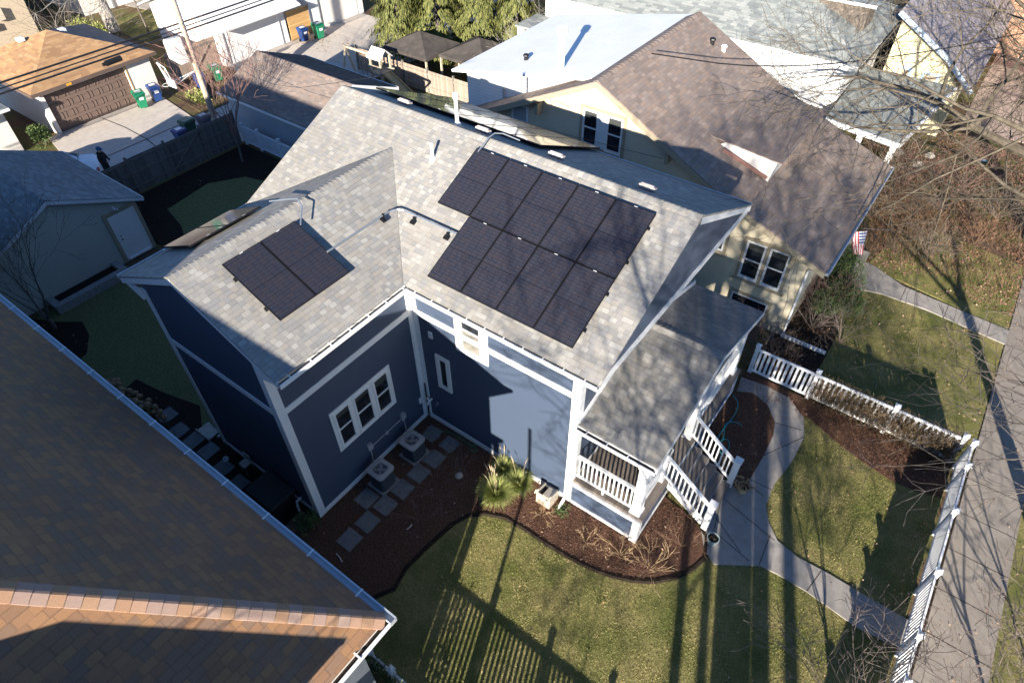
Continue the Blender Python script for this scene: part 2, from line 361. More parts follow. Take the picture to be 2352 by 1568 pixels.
M['drive'] = litter('drive_concrete', [(0.25, (.44,.39,.34)), (0.5, (.53,.47,.41)), (0.75, (.60,.54,.47))], 2.2, 0.12, 90, rough=0.85)
M['joint'] = plain('dark_joint', (0.045, 0.04, 0.035), 0.9, 0.1)
M['door_br'] = plain('brown_steel_door', (0.17, 0.12, 0.10), 0.5, 0.4, var=0.04)
M['stucco_w'] = plain('white_stucco', (0.74, 0.70, 0.65), 0.85, 0.2, var=0.05, vs=3, bmp=0.2)
M['tan_trim'] = plain('tan_trim', (0.36, 0.31, 0.22), 0.6, 0.3, var=0.06)
M['tan_wall'] = plain('cream_stucco', (0.64, 0.57, 0.42), 0.8, 0.2, var=0.06, vs=2.5, bmp=0.2, bs=90)
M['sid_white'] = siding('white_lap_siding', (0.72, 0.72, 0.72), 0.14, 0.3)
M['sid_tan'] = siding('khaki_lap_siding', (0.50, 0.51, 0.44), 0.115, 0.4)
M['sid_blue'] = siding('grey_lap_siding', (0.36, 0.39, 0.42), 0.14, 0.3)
M['sid_yel'] = siding('yellow_lap_siding', (0.70, 0.64, 0.42), 0.14, 0.2)
M['membrane'] = plain('white_membrane_roof', (0.84, 0.84, 0.84), 0.6, 0.3, var=0.05, vs=0.8, dirt=(.72,.71,.69))
M['brick_o'] = plain('orange_brick', (0.46, 0.27, 0.18), 0.85, 0.2, var=0.2, vs=8)
M['brick_y'] = plain('buff_brick', (0.55, 0.45, 0.33), 0.85, 0.2, var=0.15, vs=10)
M['green_bin'] = plain('green_bin_plastic', (0.012, 0.20, 0.10), 0.4, 0.5, var=0.06)
M['green_dk'] = plain('dark_green_bin_plastic', (0.012, 0.085, 0.05), 0.4, 0.5, var=0.06)
M['blue_bin'] = plain('blue_bin_plastic', (0.015, 0.05, 0.19), 0.4, 0.5, var=0.06)
M['grey_bin'] = plain('grey_bin_plastic', (0.09, 0.12, 0.17), 0.45, 0.5, var=0.06)
M['label'] = plain('white_sticker', (0.75, 0.76, 0.78), 0.5)
M['canopy'] = plain('charcoal_canvas', (0.075, 0.066, 0.06), 0.85, 0.1, var=0.25, vs=2.5, bmp=0.1)
M['cedar'] = plain('pale_timber', (0.50, 0.42, 0.31), 0.8, 0.2, var=0.12, vs=5)
M['slide'] = plain('tan_plastic', (0.50, 0.37, 0.18), 0.4, 0.5)
M['skin'] = plain('skin', (0.55, 0.33, 0.24), 0.6)
M['cloth_blk'] = plain('black_cloth', (0.014, 0.015, 0.018), 0.9, 0.1)
M['cloth_cap'] = plain('blue_cloth', (0.04, 0.12, 0.22), 0.9, 0.1)
M['carpaint'] = plain('white_car_paint', (0.78, 0.79, 0.80), 0.2, 0.6, var=0.02)
M['red'] = plain('red_plastic', (0.50, 0.03, 0.02), 0.3)
M['hose_g'] = plain('green_hose', (0.01, 0.22, 0.09), 0.4)
M['hose_t'] = plain('teal_hose', (0.02, 0.30, 0.33), 0.4)
M['pot_tan'] = plain('tan_ceramic', (0.52, 0.38, 0.22), 0.5, 0.4, var=0.1)
M['pot_teal'] = plain('glazed_grey_green', (0.30, 0.38, 0.37), 0.35, 0.5, var=0.1)
M['beige'] = plain('beige_plastic', (0.62, 0.54, 0.43), 0.5, 0.4, var=0.04)
M['flash'] = plain('vent_metal', (0.40, 0.38, 0.37), 0.5, 0.4, 0.2)
M['pinkvent'] = plain('taupe_vent_plastic', (0.50, 0.42, 0.38), 0.6)
M['hot'] = plain('dark_tub_cover', (0.035, 0.036, 0.034), 0.6, 0.3, var=0.12)
M['chalk'] = plain('pale_stone', (0.50, 0.46, 0.40), 0.9, 0.1, var=0.2, vs=9)
def solar_mat():
    mt, n, b = newmat('solar_cells')
    uv = n.nodes.new('ShaderNodeUVMap'); uv.uv_map = 'UVMap'
    sp = n.nodes.new('ShaderNodeSeparateXYZ'); n.links.new(uv.outputs[0], sp.inputs[0])
    X, Y = sp.outputs[0], sp.outputs[1]
    cw, ch = 0.1665, 0.0915
    x = mth(n, 'DIVIDE', X, cw); y = mth(n, 'DIVIDE', Y, ch)
    ix, iy = mth(n, 'FLOOR', x), mth(n, 'FLOOR', y); fx, fy = mth(n, 'FRACT', x), mth(n, 'FRACT', y)
    cx = n.nodes.new('ShaderNodeCombineXYZ'); n.links.new(ix, cx.inputs[0]); n.links.new(iy, cx.inputs[1])
    g_ = n.nodes.new('ShaderNodeObjectInfo'); n.links.new(g_.outputs['Random'], cx.inputs[2])
    wn = n.nodes.new('ShaderNodeTexWhiteNoise'); wn.noise_dimensions = '3D'; n.links.new(cx.outputs[0], wn.inputs['Vector'])
    c = ramp(n, wn.outputs[0], [(0.0, (.019,.020,.030)), (0.5, (.023,.022,.031)), (0.8, (.026,.023,.031)), (1.0, (.029,.024,.029))])
    st = mth(n, 'LESS_THAN', mth(n, 'FRACT', mth(n, 'MULTIPLY', Y, 60)), 0.3)
    c = mixc(n, mth(n, 'MULTIPLY', st, 0.25), c, (.075,.075,.085))
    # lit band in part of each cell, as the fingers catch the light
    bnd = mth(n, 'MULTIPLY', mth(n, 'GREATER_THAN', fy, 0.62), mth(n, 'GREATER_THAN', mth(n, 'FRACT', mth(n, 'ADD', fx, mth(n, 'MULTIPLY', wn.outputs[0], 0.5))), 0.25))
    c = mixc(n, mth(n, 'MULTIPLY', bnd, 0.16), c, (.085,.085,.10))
    gp = mth(n, 'MAXIMUM', mth(n, 'LESS_THAN', fx, 0.03), mth(n, 'LESS_THAN', fy, 0.05))
    mid = mth(n, 'LESS_THAN', mth(n, 'ABSOLUTE', Y), 0.008)
    c = mixc(n, mth(n, 'MAXIMUM', mth(n, 'MULTIPLY', gp, 0.8), mid), c, (.006,.006,.009))
    n.links.new(c, b.inputs['Base Color'])
    b.inputs['Roughness'].default_value = 0.35; b.inputs['Specular IOR Level'].default_value = 0.3
    b.inputs['Coat Weight'].default_value = 0.8; b.inputs['Coat Roughness'].default_value = 0.06
    return mt
M['solar'] = solar_mat()
def flag_mat(): return None

# ------------------------------------------------------------------ ground
mb = MB(); mb.face((-160,-160,-0.02),(160,-160,-0.02),(160,200,-0.02),(-160,200,-0.02)); struct('ground', mb, M['dirt'])
def flat(name, pts, z, mat, zb=-0.03):
    mb = MB(); mb.prism([(p[0], p[1]) for p in pts], zb, z); return struct(name, mb, mat)
def PX(lst): return [G(u, v) for u, v in lst]
flat('lawn', [(-1.5,-6.7),(14.58,-6.7),(14.58,8.05),(7.9,8.05),(7.9,0.5),(-1.5,0.5)], 0.010, M['grass_sheet'])
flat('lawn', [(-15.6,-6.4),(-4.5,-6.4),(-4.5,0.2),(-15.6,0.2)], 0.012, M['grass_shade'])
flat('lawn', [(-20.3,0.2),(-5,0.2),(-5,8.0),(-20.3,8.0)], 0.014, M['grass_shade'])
flat('lawn', [(9.2,8.3),(15.02,8.3),(15.02,15.3),(9.2,15.3)], 0.016, M['grass_sheet'])
flat('lawn', [(9.6,16.9),(15.0,15.9),(15.4,20.5),(10.5,21.5)], 0.018, M['grass_sheet'])
flat('lawn', [(16.85,-30),(19.6,-30),(19.6,15),(16.4,15),(16.4,8)], 0.012, M['grass_sheet'])
# front mulch bed along the house
bed = PX([(742,1188),(700,1240),(860,1372),(905,1352),(932,1305),(985,1252),(1040,1203),(1075,1184),(1115,1180),(1160,1189),(1200,1212),(1250,1245),(1300,1276),(1350,1302),(1400,1321),(1450,1333),(1500,1336),(1550,1326),(1592,1306),(1617,1282),(1622,1235),(1608,1212)])
bed = [(-0.3,-7.0)] + [(p.x,p.y) for p in bed[2:]] + [(8.6,1.7),(7.5,1.9),(5.0,1.0),(-0.3,0.6),(-0.3,-4.6)]
edge = [(p[0],p[1]) for p in bed[1:-5]]
flat('mulch_bed', bed, 0.045, M['mulch'])
mb = MB(); mb.tube([(x, y, 0.016) for x, y in edge], 0.07, 6); struct('bed_edge', mb, M['soil'])
flat('mulch_bed', [(-9,-6.6),(-0.3,-6.6),(-0.3,-4.5),(-5.0,-4.5),(-5.6,-4.9),(-6.6,-4.3),(-8.2,-4.7),(-9.5,-4.9)], 0.03, M['soil'])
flat('mulch_bed', [(-20.4,0.2),(-15.2,0.2),(-15.0,0.9),(-16.5,1.6),(-18.2,2.0),(-18.6,4.5),(-17.6,6.0),(-15.5,6.6),(-10,6.4),(-10,8.05),(-20.4,8.05)], 0.03, M['soil'])
flat('mulch_bed', PX([(60,730),(130,740),(190,740),(205,770),(200,810),(170,840),(60,800)]), 0.03, M['soil'])
flat('mulch_bed', [(7.85,6.5),(8.3,6.55),(9.2,7.4),(10.4,7.35),(11.3,6.95),(12.2,6.65),(13.1,6.45),(13.9,6.5),(14.55,6.7),(14.55,8.1),(7.85,8.15)], 0.042, M['mulch'])
flat('mulch_bed', [(7.8,8.3),(10.6,8.3),(9.9,9.6),(9.9,12.4),(9.0,14.2),(8.2,14.2)], 0.03, M['soil'])
pin = PX([(1690,900),(1730,905),(1762,932),(1779,972),(1775,1002),(1752,1050),(1724,1098),(1712,1128),(1690,1125),(1680,1112)])
flat('mulch_bed', [(7.8,3.5)]+[(p.x,p.y) for p in reversed(pin)]+[(7.8,6.2)], 0.058, M['mulch'])
# front walk
walk = PX([(1702,868),(1760,888),(1812,916),(1845,962),(1846,1006),(1818,1062),(1778,1112),(1758,1163),(1765,1202),(1785,1243),(1832,1281),(1905,1320),(1985,1368),(2112,1440),(2095,1478),(2070,1492),(1965,1440),(1850,1358),(1782,1318),(1745,1300),(1700,1299),(1640,1297),(1617,1264),(1608,1212),(1680,1112),(1700,1040),(1720,960),(1690,905)])
flat('path', walk, 0.052, M['conc'])
mb = MB()
def joint(a, b, z, wd=0.022):
    a, b = G(*a), G(*b); d = (b-a).normalized()*wd/2; s_ = Vector((-d.y, d.x, 0))
    mb.face((a+s_+Vector((0,0,z))), (a-s_+Vector((0,0,z))), (b-s_+Vector((0,0,z))), (b+s_+Vector((0,0,z))))
for a, b in [((1700,1099),(1752,1140)),((1645,1192),(1700,1270)),((1665,1150),(1778,1243)),((1635,1218),(1720,1290)),((1768,1230),(1742,1298)),((1885,1312),(1852,1358)),((1752,1048),(1848,1004)),((1736,1000),(1757,980)),((1840,990),(1778,972)),((1775,903),(1738,955)),((1660,1128),(1640,1215)),((1722,1103),(1789,1135))]: joint(a, b, 0.056)
struct('path_joints', mb, M['joint'])
# public sidewalk
flat('sidewalk', [(15.05,-30),(16.75,-30),(16.55,9),(16.3,24),(15.05,24)], 0.048, M['walk_tan'])
mb = MB()
for i in range(30):
    y = -12.0 + i*1.42; mb.face((15.05,y,0.052),(16.6,y,0.052),(16.6,y+0.022,0.052),(15.05,y+0.022,0.052))
struct('sidewalk_joints', mb, M['joint'])
flat('path', [(8.6,15.1),(9.6,15.0),(10.6,15.3),(12.2,15.35),(15.05,15.0),(15.05,15.9),(13,16.1),(11.2,16.3),(10,16.9),(8.6,17.3)], 0.055, M['conc'])
mb = MB()
for x in (11.3,12.9,14.4): mb.face((x,15.2,0.059),(x+0.02,15.2,0.059),(x+0.02,16.3,0.059),(x,16.3,0.059))
struct('path_joints', mb, M['joint'])
flat('street', [(20.2,-60),(30,-60),(30,120),(20.2,120)], 0.006, plain('street_asphalt', (0.09,0.085,0.08), 0.9, 0.1, var=0.15))
# alley and aprons
flat('alley', [(-25.2,-40),(-20.7,-40),(-20.7,60),(-25.2,60)], 0.02, M['alley'])
flat('driveway', [(-29.7,2.2),(-25.2,1.3),(-25.2,8.3),(-29.7,8.9)], 0.028, M['drive'])
flat('driveway', [(-31,14.0),(-25.2,13.5),(-25.2,26),(-31,26)], 0.028, M['drive'])
flat('driveway', [(-25.2,18.6),(-20.5,18.6),(-20.5,32),(-25.2,32)], 0.034, M['drive'])
mb = MB()
for a, b in [((235,243),(262,283)),((62,255+15),(238,175))]: pass
for pts in ([(-25.15,1.2),(-25.2,4.2),(-25.18,8.4)], [(-29.6,5.2),(-27.4,5.35),(-25.2,5.3)], [(-25.2,5.3),(-23.9,5.1),(-22.5,5.4),(-20.8,4.7)]):
    for i in range(len(pts)-1):
        a, b = Vector((*pts[i],0.036)), Vector((*pts[i+1],0.036)); d = (b-a).normalized()*0.025; s_ = Vector((-d.y,d.x,0)); mb.face(a+s_, a-s_, b-s_, b+s_)
struct('alley_cracks', mb, M['joint'])
flat('grass_strip', [(-29.6,9.4),(-25.6,9.0),(-25.6,13.4),(-29.6,13.8)], 0.02, M['dirt'])

# ------------------------------------------------------------------ shared part builders
def window(parent, ax, c, u0, u1, z0, z1, fw=0.09, rail=True, frame=None, out=1, glassmat=None, sill=0, name='window', deep=0.05):
    """ax 'x': wall plane x=c (u=y); ax 'y': wall plane y=c (u=x); out = side the wall faces"""
    frame = frame or M['white']
    def bx(mb, a0, a1, b0, b1, d0, d1):
        if ax == 'x': mb.box(c+out*d0, a0, b0, c+out*d1, a1, b1)
        else: mb.box(a0, c+out*d0, b0, a1, c+out*d1, b1)
    mb = MB(); bx(mb,u0,u0+fw,z0,z1,0,deep); bx(mb,u1-fw,u1,z0,z1,0,deep); bx(mb,u0+fw,u1-fw,z1-fw,z1,0,deep); bx(mb,u0+fw,u1-fw,z0,z0+fw,0,deep)
    if rail: zc = (z0+z1)/2; bx(mb,u0+fw,u1-fw,zc-0.025,zc+0.025,0,deep*0.8)
    if sill: bx(mb,u0-sill,u1+sill,z0-0.05,z0,0,deep+0.05)
    f = mb.build(name, frame, parent)
    if rail:
        zc = (z0+z1)/2
        sh = rnd.uniform(.25,.6); mb = MB(); bx(mb,u0+fw+.01,u1-fw-.01,z1-fw-(z1-z0)*.4*sh,z1-fw-.005,0.017,0.019)
        if name == 'window' and (glassmat is None): mb.build('blind', M['dim_blind'], f)
        mb = MB(); bx(mb,u0-.02,u1+.02,z0-.03,z0-.001,0,deep+.02); mb.build('sill', frame, f)
        for a, b, d in ((z0+fw, zc-0.025, 0.008), (zc+0.025, z1-fw, 0.016)):
            mb = MB(); bx(mb,u0+fw,u1-fw,a,b,0.001,d); mb.build('pane', glassmat or M['glass'], f)
    else:
        mb = MB(); bx(mb,u0+fw,u1-fw,z0+fw,z1-fw,0.001,0.01); mb.build('pane', glassmat or M['glass'], f)
    return f
def gutter(parent, p0, p1, outd, zt, wd=0.12, h=0.11, mat=None, hang=0.75, name='gutter', debris=True):
    """open gutter from p0 to p1 (2D, the roof edge), opening towards outd"""
    mat = mat or M['alu']; a, b = Vector((*p0,0)), Vector((*p1,0)); o_ = Vector((*outd,0))
    mb = MB(); t = 0.012
    def q(s0, s1, z0, z1):
        pts = [a+o_*s0, b+o_*s0, b+o_*s1, a+o_*s1]
        mb.prism([(v.x, v.y) for v in pts], z0, z1)
    q(0.0, wd, zt-h, zt-h+t); q(wd-t, wd, zt-h+t, zt); q(wd-0.03, wd-t, zt-0.012, zt)
    d = (b-a); L = d.length; d = d/L
    for e in (a, b):
        dd = d*0.012 if e is a else -d*0.012
        mb.prism([(v.x,v.y) for v in (e+o_*0.003, e+dd+o_*0.003, e+dd+o_*wd, e+o_*wd)], zt-h+t, zt-0.002)
    g_ = mb.build(name, mat, parent)
    if debris:
        mb = MB(); pts = [a+o_*0.004, b+o_*0.004, b+o_*(wd-t-0.002), a+o_*(wd-t-0.002)]; mb.prism([(v.x, v.y) for v in pts], zt-h+t, zt-0.05); mb.build('debris', M['debris'], g_)
    if hang:
        k_ = int(L/hang)
        for i in range(k_):
            c = a + d*(hang*(i+0.5)) + o_*(wd/2-0.02); mb = MB(); mb.obox((c.x, c.y, zt+0.01), 0.03 if abs(d.x)>0.5 else wd+0.05, 0.03 if abs(d.y)>0.5 else wd+0.05, 0.012)
            mb.build('hanger', M['white'], g_)
    return g_
def ridge_caps(parent, a, b, dl, dr, step=0.145, wd=0.16, mat=None, name='ridge_cap', lift=0.012):
    """bent cap shingles from a to b; dl, dr: unit vectors down each side"""
    a, b = Vector(a), Vector(b); d = b-a; L = d.length; d /= L; up = Vector((0,0,1)); mb = MB(); dl, dr = Vector(dl), Vector(dr)
    for i in range(int(L/step)+1):
        s0 = i*step; s1 = min(L, s0+step*1.2); z0, z1 = up*(lift+0.007), up*(lift-.002); p0, p1 = a+d*s0, a+d*s1
        vs = [p0+dl*wd+z0, p0+dl*.02+z0+up*.006, p0+dr*.02+z0+up*.006, p0+dr*wd+z0, p1+dl*wd+z1, p1+dl*.02+z1, p1+dr*.02+z1, p1+dr*wd+z1]
        q0 = [v - z0 for v in vs[:4]]; q1 = [v - z1 for v in vs[4:]]
        vs += [q0[0], q0[1], q0[2], q0[3], q1[0], q1[3]]
        fs = [(0,1,5,4),(1,2,6,5),(2,3,7,6),(8,9,1,0),(9,10,2,1),(10,11,3,2),(0,4,12,8),(3,11,13,7)]
        if (p1-p0).cross(dl).z > 0: fs = [tuple(reversed(f)) for f in fs]
        mb.add(vs, fs)
    return mb.build(name, mat or M['sh_cap'], parent)
def capdir(d, n_):
    v = Vector(n_).normalized().cross(Vector(d).normalized()).normalized()
    return tuple(-v if v.z > 0 else v)
def downspout(parent, pts, r=0.04, mat=None):
    mb = MB(); 
    for i in range(len(pts)-1): mb.beam(pts[i], pts[i+1], 0.085, 0.065, up=(0.3,0.2,1) if abs(Vector(pts[i+1]).z-Vector(pts[i]).z) < 0.3 else (1,0.01,0))
    return mb.build('downspout', mat or M['white'], parent)

# ------------------------------------------------------------------ the blue house
H = thing('blue_house', 'navy blue L-shaped house with white trim, its grey roof carrying black solar panels', 'house', (0,0,0))
mb = MB()
mb.ext([(0,0.05),(0,6.95),(3.4,8.50),(6.8,6.95),(6.8,0.05)], 'x', -5.05, 5.62)
mb.ext([(-4.58,0.05),(-4.58,6.60),(-4.58,6.92),(-2.28,7.95),(0,6.92),(0,0.05)], 'y', -4.75, 0.5)
mb.ext([(-0.70,6.46),(3.4,8.42),(7.5,6.46)], 'x', 5.60, 6.40)
wall = mb.build('wall', M['navy'], H)
mb = MB(); mb.box(-5.08,-0.02,-0.1,5.60,6.82,0.13); mb.box(-4.56,-4.73,-0.1,-0.02,0,0.13); mb.build('foundation', M['pad'], H)
# trim boards
cb = 0.2; T = 0.03
def board(name, *b): 
    mb = MB()
    for q in b: mb.box(*q)
    return mb.build(name, M['white'], H)
board('corner_board', (-T-0.0,-4.75-T,0.1,cb-0.2+T,-4.75+cb,6.62), (-cb,-4.75-T,0.1,-T,-4.75,6.62))
board('corner_board', (0,-cb,0.1,T,-T-0.001,6.55), (0,-T,0.1,cb,0,6.55))
board('corner_board', (5.62-cb,-T,0.1,5.62+T,0,6.5), (5.62,0,0.1,5.62+T,cb,6.5))
board('corner_board', (-4.58-T,-4.75-T,0.1,-4.58+cb*0.8,-4.75,6.62), (-4.58-T,-4.75,0.1,-4.58,-4.75+cb,6.62))
board('corner_board', (5.62,6.62,4.6,5.62+T,6.8,6.5), (5.62,6.8,4.6,5.62+T,6.83,6.5))
zb0, zb1 = 4.72, 4.92
board('belt_board', (cb,-T+0.004,zb0,5.62-cb,0,zb1)); board('belt_board', (0,-4.75+cb,zb0,T-0.004,-cb,zb1))
board('belt_board', (-4.58+cb*0.8,-4.75-T+0.004,zb0,-cb,-4.75,zb1))
board('base_board', (cb,-T+0.004,0.1,5.62-cb,0,0.28)); board('base_board', (0,-4.75+cb,0.1,T-0.004,-cb,0.28)); board('base_board', (-4.58+cb*0.8,-4.75-T+0.004,0.1,-cb,-4.75,0.28))
board('frieze_board', (cb,-T+0.003,6.32,5.62-cb,0,6.5)); board('frieze_board', (0,-4.75+cb,6.32,T-0.003,-cb,6.5))
board('gable_board', (6.40,-0.80,6.42,6.44,7.60,6.58)); board('soffit', (0.004,-0.80,6.46,6.40,-0.002,6.50), (0.004,-4.80,6.461,0.72,-0.80,6.501))
board('soffit', (5.63,0.001,6.41,6.40,6.8,6.455))
# fascia and rakes
t_ = 0.14
for q in ((0.70,-0.80,6.50,6.44,-0.77,6.68),(0.70,-4.86,6.50,0.73,-0.80,6.68),(-5.30,-4.86,6.50,-5.27,-0.8,6.68)): mb = MB(); mb.box(*q); mb.build('fascia', M['white'], H)
def rz(x): return 8.14 - .465*abs(x+2.28)
mb = MB()
mb.add([(-2.28,-4.88,8.12),(-5.36,-4.88,rz(-5.36)-.02),(-5.36,-4.88,rz(-5.36)-.24),(-2.28,-4.88,7.90),(-2.28,-4.80,8.12),(-5.36,-4.80,rz(-5.36)-.02),(-5.36,-4.80,rz(-5.36)-.24),(-2.28,-4.80,7.90)], [(0,1,2,3),(7,6,5,4),(3,2,6,7),(1,5,6,2),(0,4,5,1)])
mb.add([(-2.28,-4.88,8.12),(0.80,-4.88,rz(.8)-.02),(0.80,-4.88,rz(.8)-.20),(-2.28,-4.88,7.90),(-2.28,-4.80,8.12),(0.80,-4.80,rz(.8)-.02),(0.80,-4.80,rz(.8)-.20),(-2.28,-4.80,7.90)], [(3,2,1,0),(4,5,6,7),(7,6,2,3),(2,6,5,1),(1,5,4,0)])
mb.build('rake_board', M['white'], H)
mb = MB()
mb.add([(6.49,3.4,8.66),(6.49,7.62,6.70),(6.49,7.62,6.50),(6.49,3.4,8.42),(6.42,3.4,8.66),(6.42,7.62,6.70),(6.42,7.62,6.50),(6.42,3.4,8.42)], [(0,3,2,1),(4,5,6,7),(3,7,6,2),(1,2,6,5)])
mb.build('rake_board', M['white'], H)
# roof planes
zs = lambda y: 6.70 + .465*(y+.86)
mb = MB(); mb.slab([(-5.44,-.86,zs(-.86)),(6.50,-.86,zs(-.86)),(6.50,3.4,zs(3.4)),(-5.44,3.4,zs(3.4))], .05)
mb.slab([(-5.44,3.4,zs(3.4)),(6.50,3.4,zs(3.4)),(6.50,7.66,6.70),(-5.44,7.66,6.70)], .05)
roof = mb.build('roof', M['sh_grey'], H); tag(roof, 'pale grey shingle roof over the main block')
mb = MB(); mb.slab([(-2.28,-4.89,rz(-2.28)),(.80,-4.89,rz(.8)),(.80,-.88,rz(.8)),(-2.28,2.235,rz(-2.28))], .05)
mb.slab([(-5.36,-4.89,rz(-5.36)),(-2.28,-4.89,rz(-2.28)),(-2.28,2.235,rz(-2.28)),(-5.36,-.88,rz(-5.36))], .05)
wroof = mb.build('roof', M['sh_grey'], H); tag(wroof, 'pale grey shingle roof over the rear wing')
sq = 1/math.hypot(1,.465)
ridge_caps(H, (6.5,3.4,8.68), (-5.44,3.4,8.68), (0,-sq,-.465*sq), (0,sq,-.465*sq))
ridge_caps(H, (-2.28,-4.89,8.14), (-2.28,2.2,8.14), (sq,0,-.465*sq), (-sq,0,-.465*sq), wd=.13, lift=.004)
gutter(H, (.92,-.80), (6.46,-.80), (0,-1), 6.675, hang=.55); gutter(H, (.80,-4.87), (.80,-.92), (1,0), 6.67, hang=.6)
gutter(H, (-5.36,-.4), (-5.36,-4.87), (-1,0), 6.67, hang=0.9); gutter(H, (6.46,7.66), (-5.4,7.66), (0,1), 6.67, hang=0)
mb = MB(); mb.box(.80,-.92,6.56,.92,-.80,6.572); mb.box(.80,-.80,6.50,.92,-.79,6.66); mb.build('gutter', M['alu'], H)
# white outer lips of the gutters
mb = MB(); mb.box(.93,-.928,6.55,6.47,-.921,6.68); mb.box(.921,-4.88,6.55,.928,-.93,6.68); mb.build('gutter_face', M['white'], H)
mb = MB(); mb.box(-5.488,-4.88,6.55,-5.481,-.4,6.68); mb.build('gutter_face', M['white'], H)
# eave return blocks at the corners
mb = MB(); mb.ext([(-.82,6.40),(-.82,6.52),(-.05,6.52),(-.05,6.30),(-.30,6.34),(-.45,6.44)], 'x', 5.66, 5.80); mb.box(5.45,-.30,6.18,5.62,-.03,6.46); mb.build('bracket', M['white'], H)
mb = MB(); mb.ext([(0.0,6.30),(.70,6.50),(.70,6.60),(0,6.60)], 'y', -4.84, -4.79); mb.build('eave_return', M['white'], H)
mb = MB(); mb.ext([(-4.60,6.25),(-5.32,6.50),(-5.32,6.62),(-4.6,6.62)], 'y', -4.84, -4.79); mb.build('eave_return', M['white'], H)
# windows of the wing (three in a row under one casing)
mb = MB(); mb.box(0,-3.5,1.92,.03,-1.22,2.02); mb.box(0,-3.5,3.5,.03,-1.22,3.6)
for y in (-3.5,-2.80,-2.04,-1.32): mb.box(0,y,2.02,.03,y+.10 if y > -3.4 and y < -1.4 else y+.10,3.5)
mb.build('window_casing', M['white'], H)
for a, b in ((-3.40,-2.80),(-2.70,-2.04),(-1.94,-1.32)): window(H, 'x', 0, a, b, 2.02, 3.5, .075, deep=.045)
window(H, 'y', 0, .72, 1.25, 2.03, 3.47, .14, rail=False, out=-1)
mb = MB(); mb.box(1.60,-.03,4.18,1.82,0,6.3); mb.box(2.52,-.03,4.18,2.74,0,6.3); mb.box(1.82,-.03,4.18,2.52,0,4.34); mb.build('window_casing', M['white'], H)
fw_ = window(H, 'y', 0, 1.80, 2.54, 4.32, 5.95, .07, out=-1, glassmat=M['glass'], deep=.05)
mb = MB(); mb.box(1.87,-.022,4.39,2.47,-.017,5.10); mb.build('blind', M['blind'], fw_)
# small wall fittings
mb = MB(); mb.box(.55,-.04,4.05,.69,0,4.28); mb.build('wall_plate', M['white'], H)
mb = MB(); mb.box(0,-.32,.95,.05,-.18,1.17); mb.build('hose_box', M['white'], H)
mb = MB(); mb.tube([(.30,-.02,1.1),(.30,-.16,1.12),(.30,-.22,1.02)], .035, 8); mb.tube([(.30,-.12,1.12),(.38,-.14,1.22)], .028, 8); mb.tube([(.30,-.14,1.14),(.22,-.16,1.24)], .028, 8); mb.build('vent_pipe', M['white'], H)
mb = MB(); mb.box(.50,-.05,.98,.56,0,1.12); mb.tube([(.53,-.05,1.0),(.53,-.12,.98)], .02); mb.build('hose_tap', M['fan'], H)
mb = MB(); mb.tube([(.10,-.045,1.75),(.09,-.05,1.2),(.11,-.05,.7),(.09,-.06,.15)], .025, 6); mb.build('cable', M['black'], H)
mb = MB()
for y in (-1.10,-2.55): mb.box(0,y-.09,1.0,.09,y+.09,1.25)
mb.box(0,-1.87,.98,.06,-1.78,1.08); mb.build('disconnect_box', M['ac_grey'], H)
mb = MB(); mb.tube([(.03,-1.2,1.05),(.03,-2.46,1.05)], .017, 6); mb.tube([(.05,-1.1,1.0),(.1,-1.12,.6),(.28,-1.2,.3)], .02, 6); mb.tube([(.05,-2.55,1.0),(.08,-2.58,.6),(.26,-2.7,.3)], .02, 6); mb.build('electric_conduit', M['ac_grey'], H)
mb = MB(); mb.tube([(-.75,-4.76,.45),(-.75,-4.92,.42),(-.74,-4.95,.3),(-.70,-4.98,.04)], .04, 8); mb.build('drain_pipe', M['white'], H)
# small canopy over the west door
mb = MB(); mb.slab([(-5.55,-3.9,2.75),(-4.58,-3.9,3.05),(-4.58,-2.7,3.05),(-5.55,-2.7,2.75)], .04); mb.build('door_canopy', M['sh_grey'], H)
mb = MB(); mb.box(-5.6,-3.94,2.62,-5.56,-2.66,2.76); mb.box(-5.56,-3.96,2.62,-4.6,-3.92,2.74); mb.build('canopy_trim', M['white'], H)
downspout(H, [(-5.42,-4.70,6.58),(-4.72,-4.68,6.1),(-4.68,-4.66,.3),(-4.9,-4.75,.12)])
downspout(H, [(5.50,-.86,6.58),(5.50,-.12,6.25),(5.50,-.085,.32),(5.50,-.45,.10)])
# vents on the roof
mb = MB(); mb.tube([(-.86,2.35,8.15),(-.86,2.35,8.62)], .045, 10); mb.lathe((-.86,2.35,8.17),[(.10,-.05),(.09,.05),(.05,.09)],12); mb.build('vent_pipe', M['white'], H)
mb = MB(); mb.tube([(-1.14,3.77,8.45),(-1.14,3.77,9.30)], .055, 12); mb.tube([(-1.14,3.77,9.28),(-1.14,3.77,9.42)], .085, 12); mb.lathe((-1.14,3.77,8.48),[(.12,-.03),(.10,.07),(.06,.12)],12); mb.build('flue_pipe', M['white'], H)
for x, y in ((-3.38,3.95),(-.37,3.93),(2.05,4.0),(4.74,4.05)):
    mb = MB(); z = 8.68-.465*(y-3.4); mb.obox((x,y+.05,z+.06),.46,.20,.10, rx=-.43); mb.obox((x,y+.05,z+.125),.36,.13,.05, rx=-.43); mb.build('roof_vent', M['pinkvent'], H, bevel=.03)

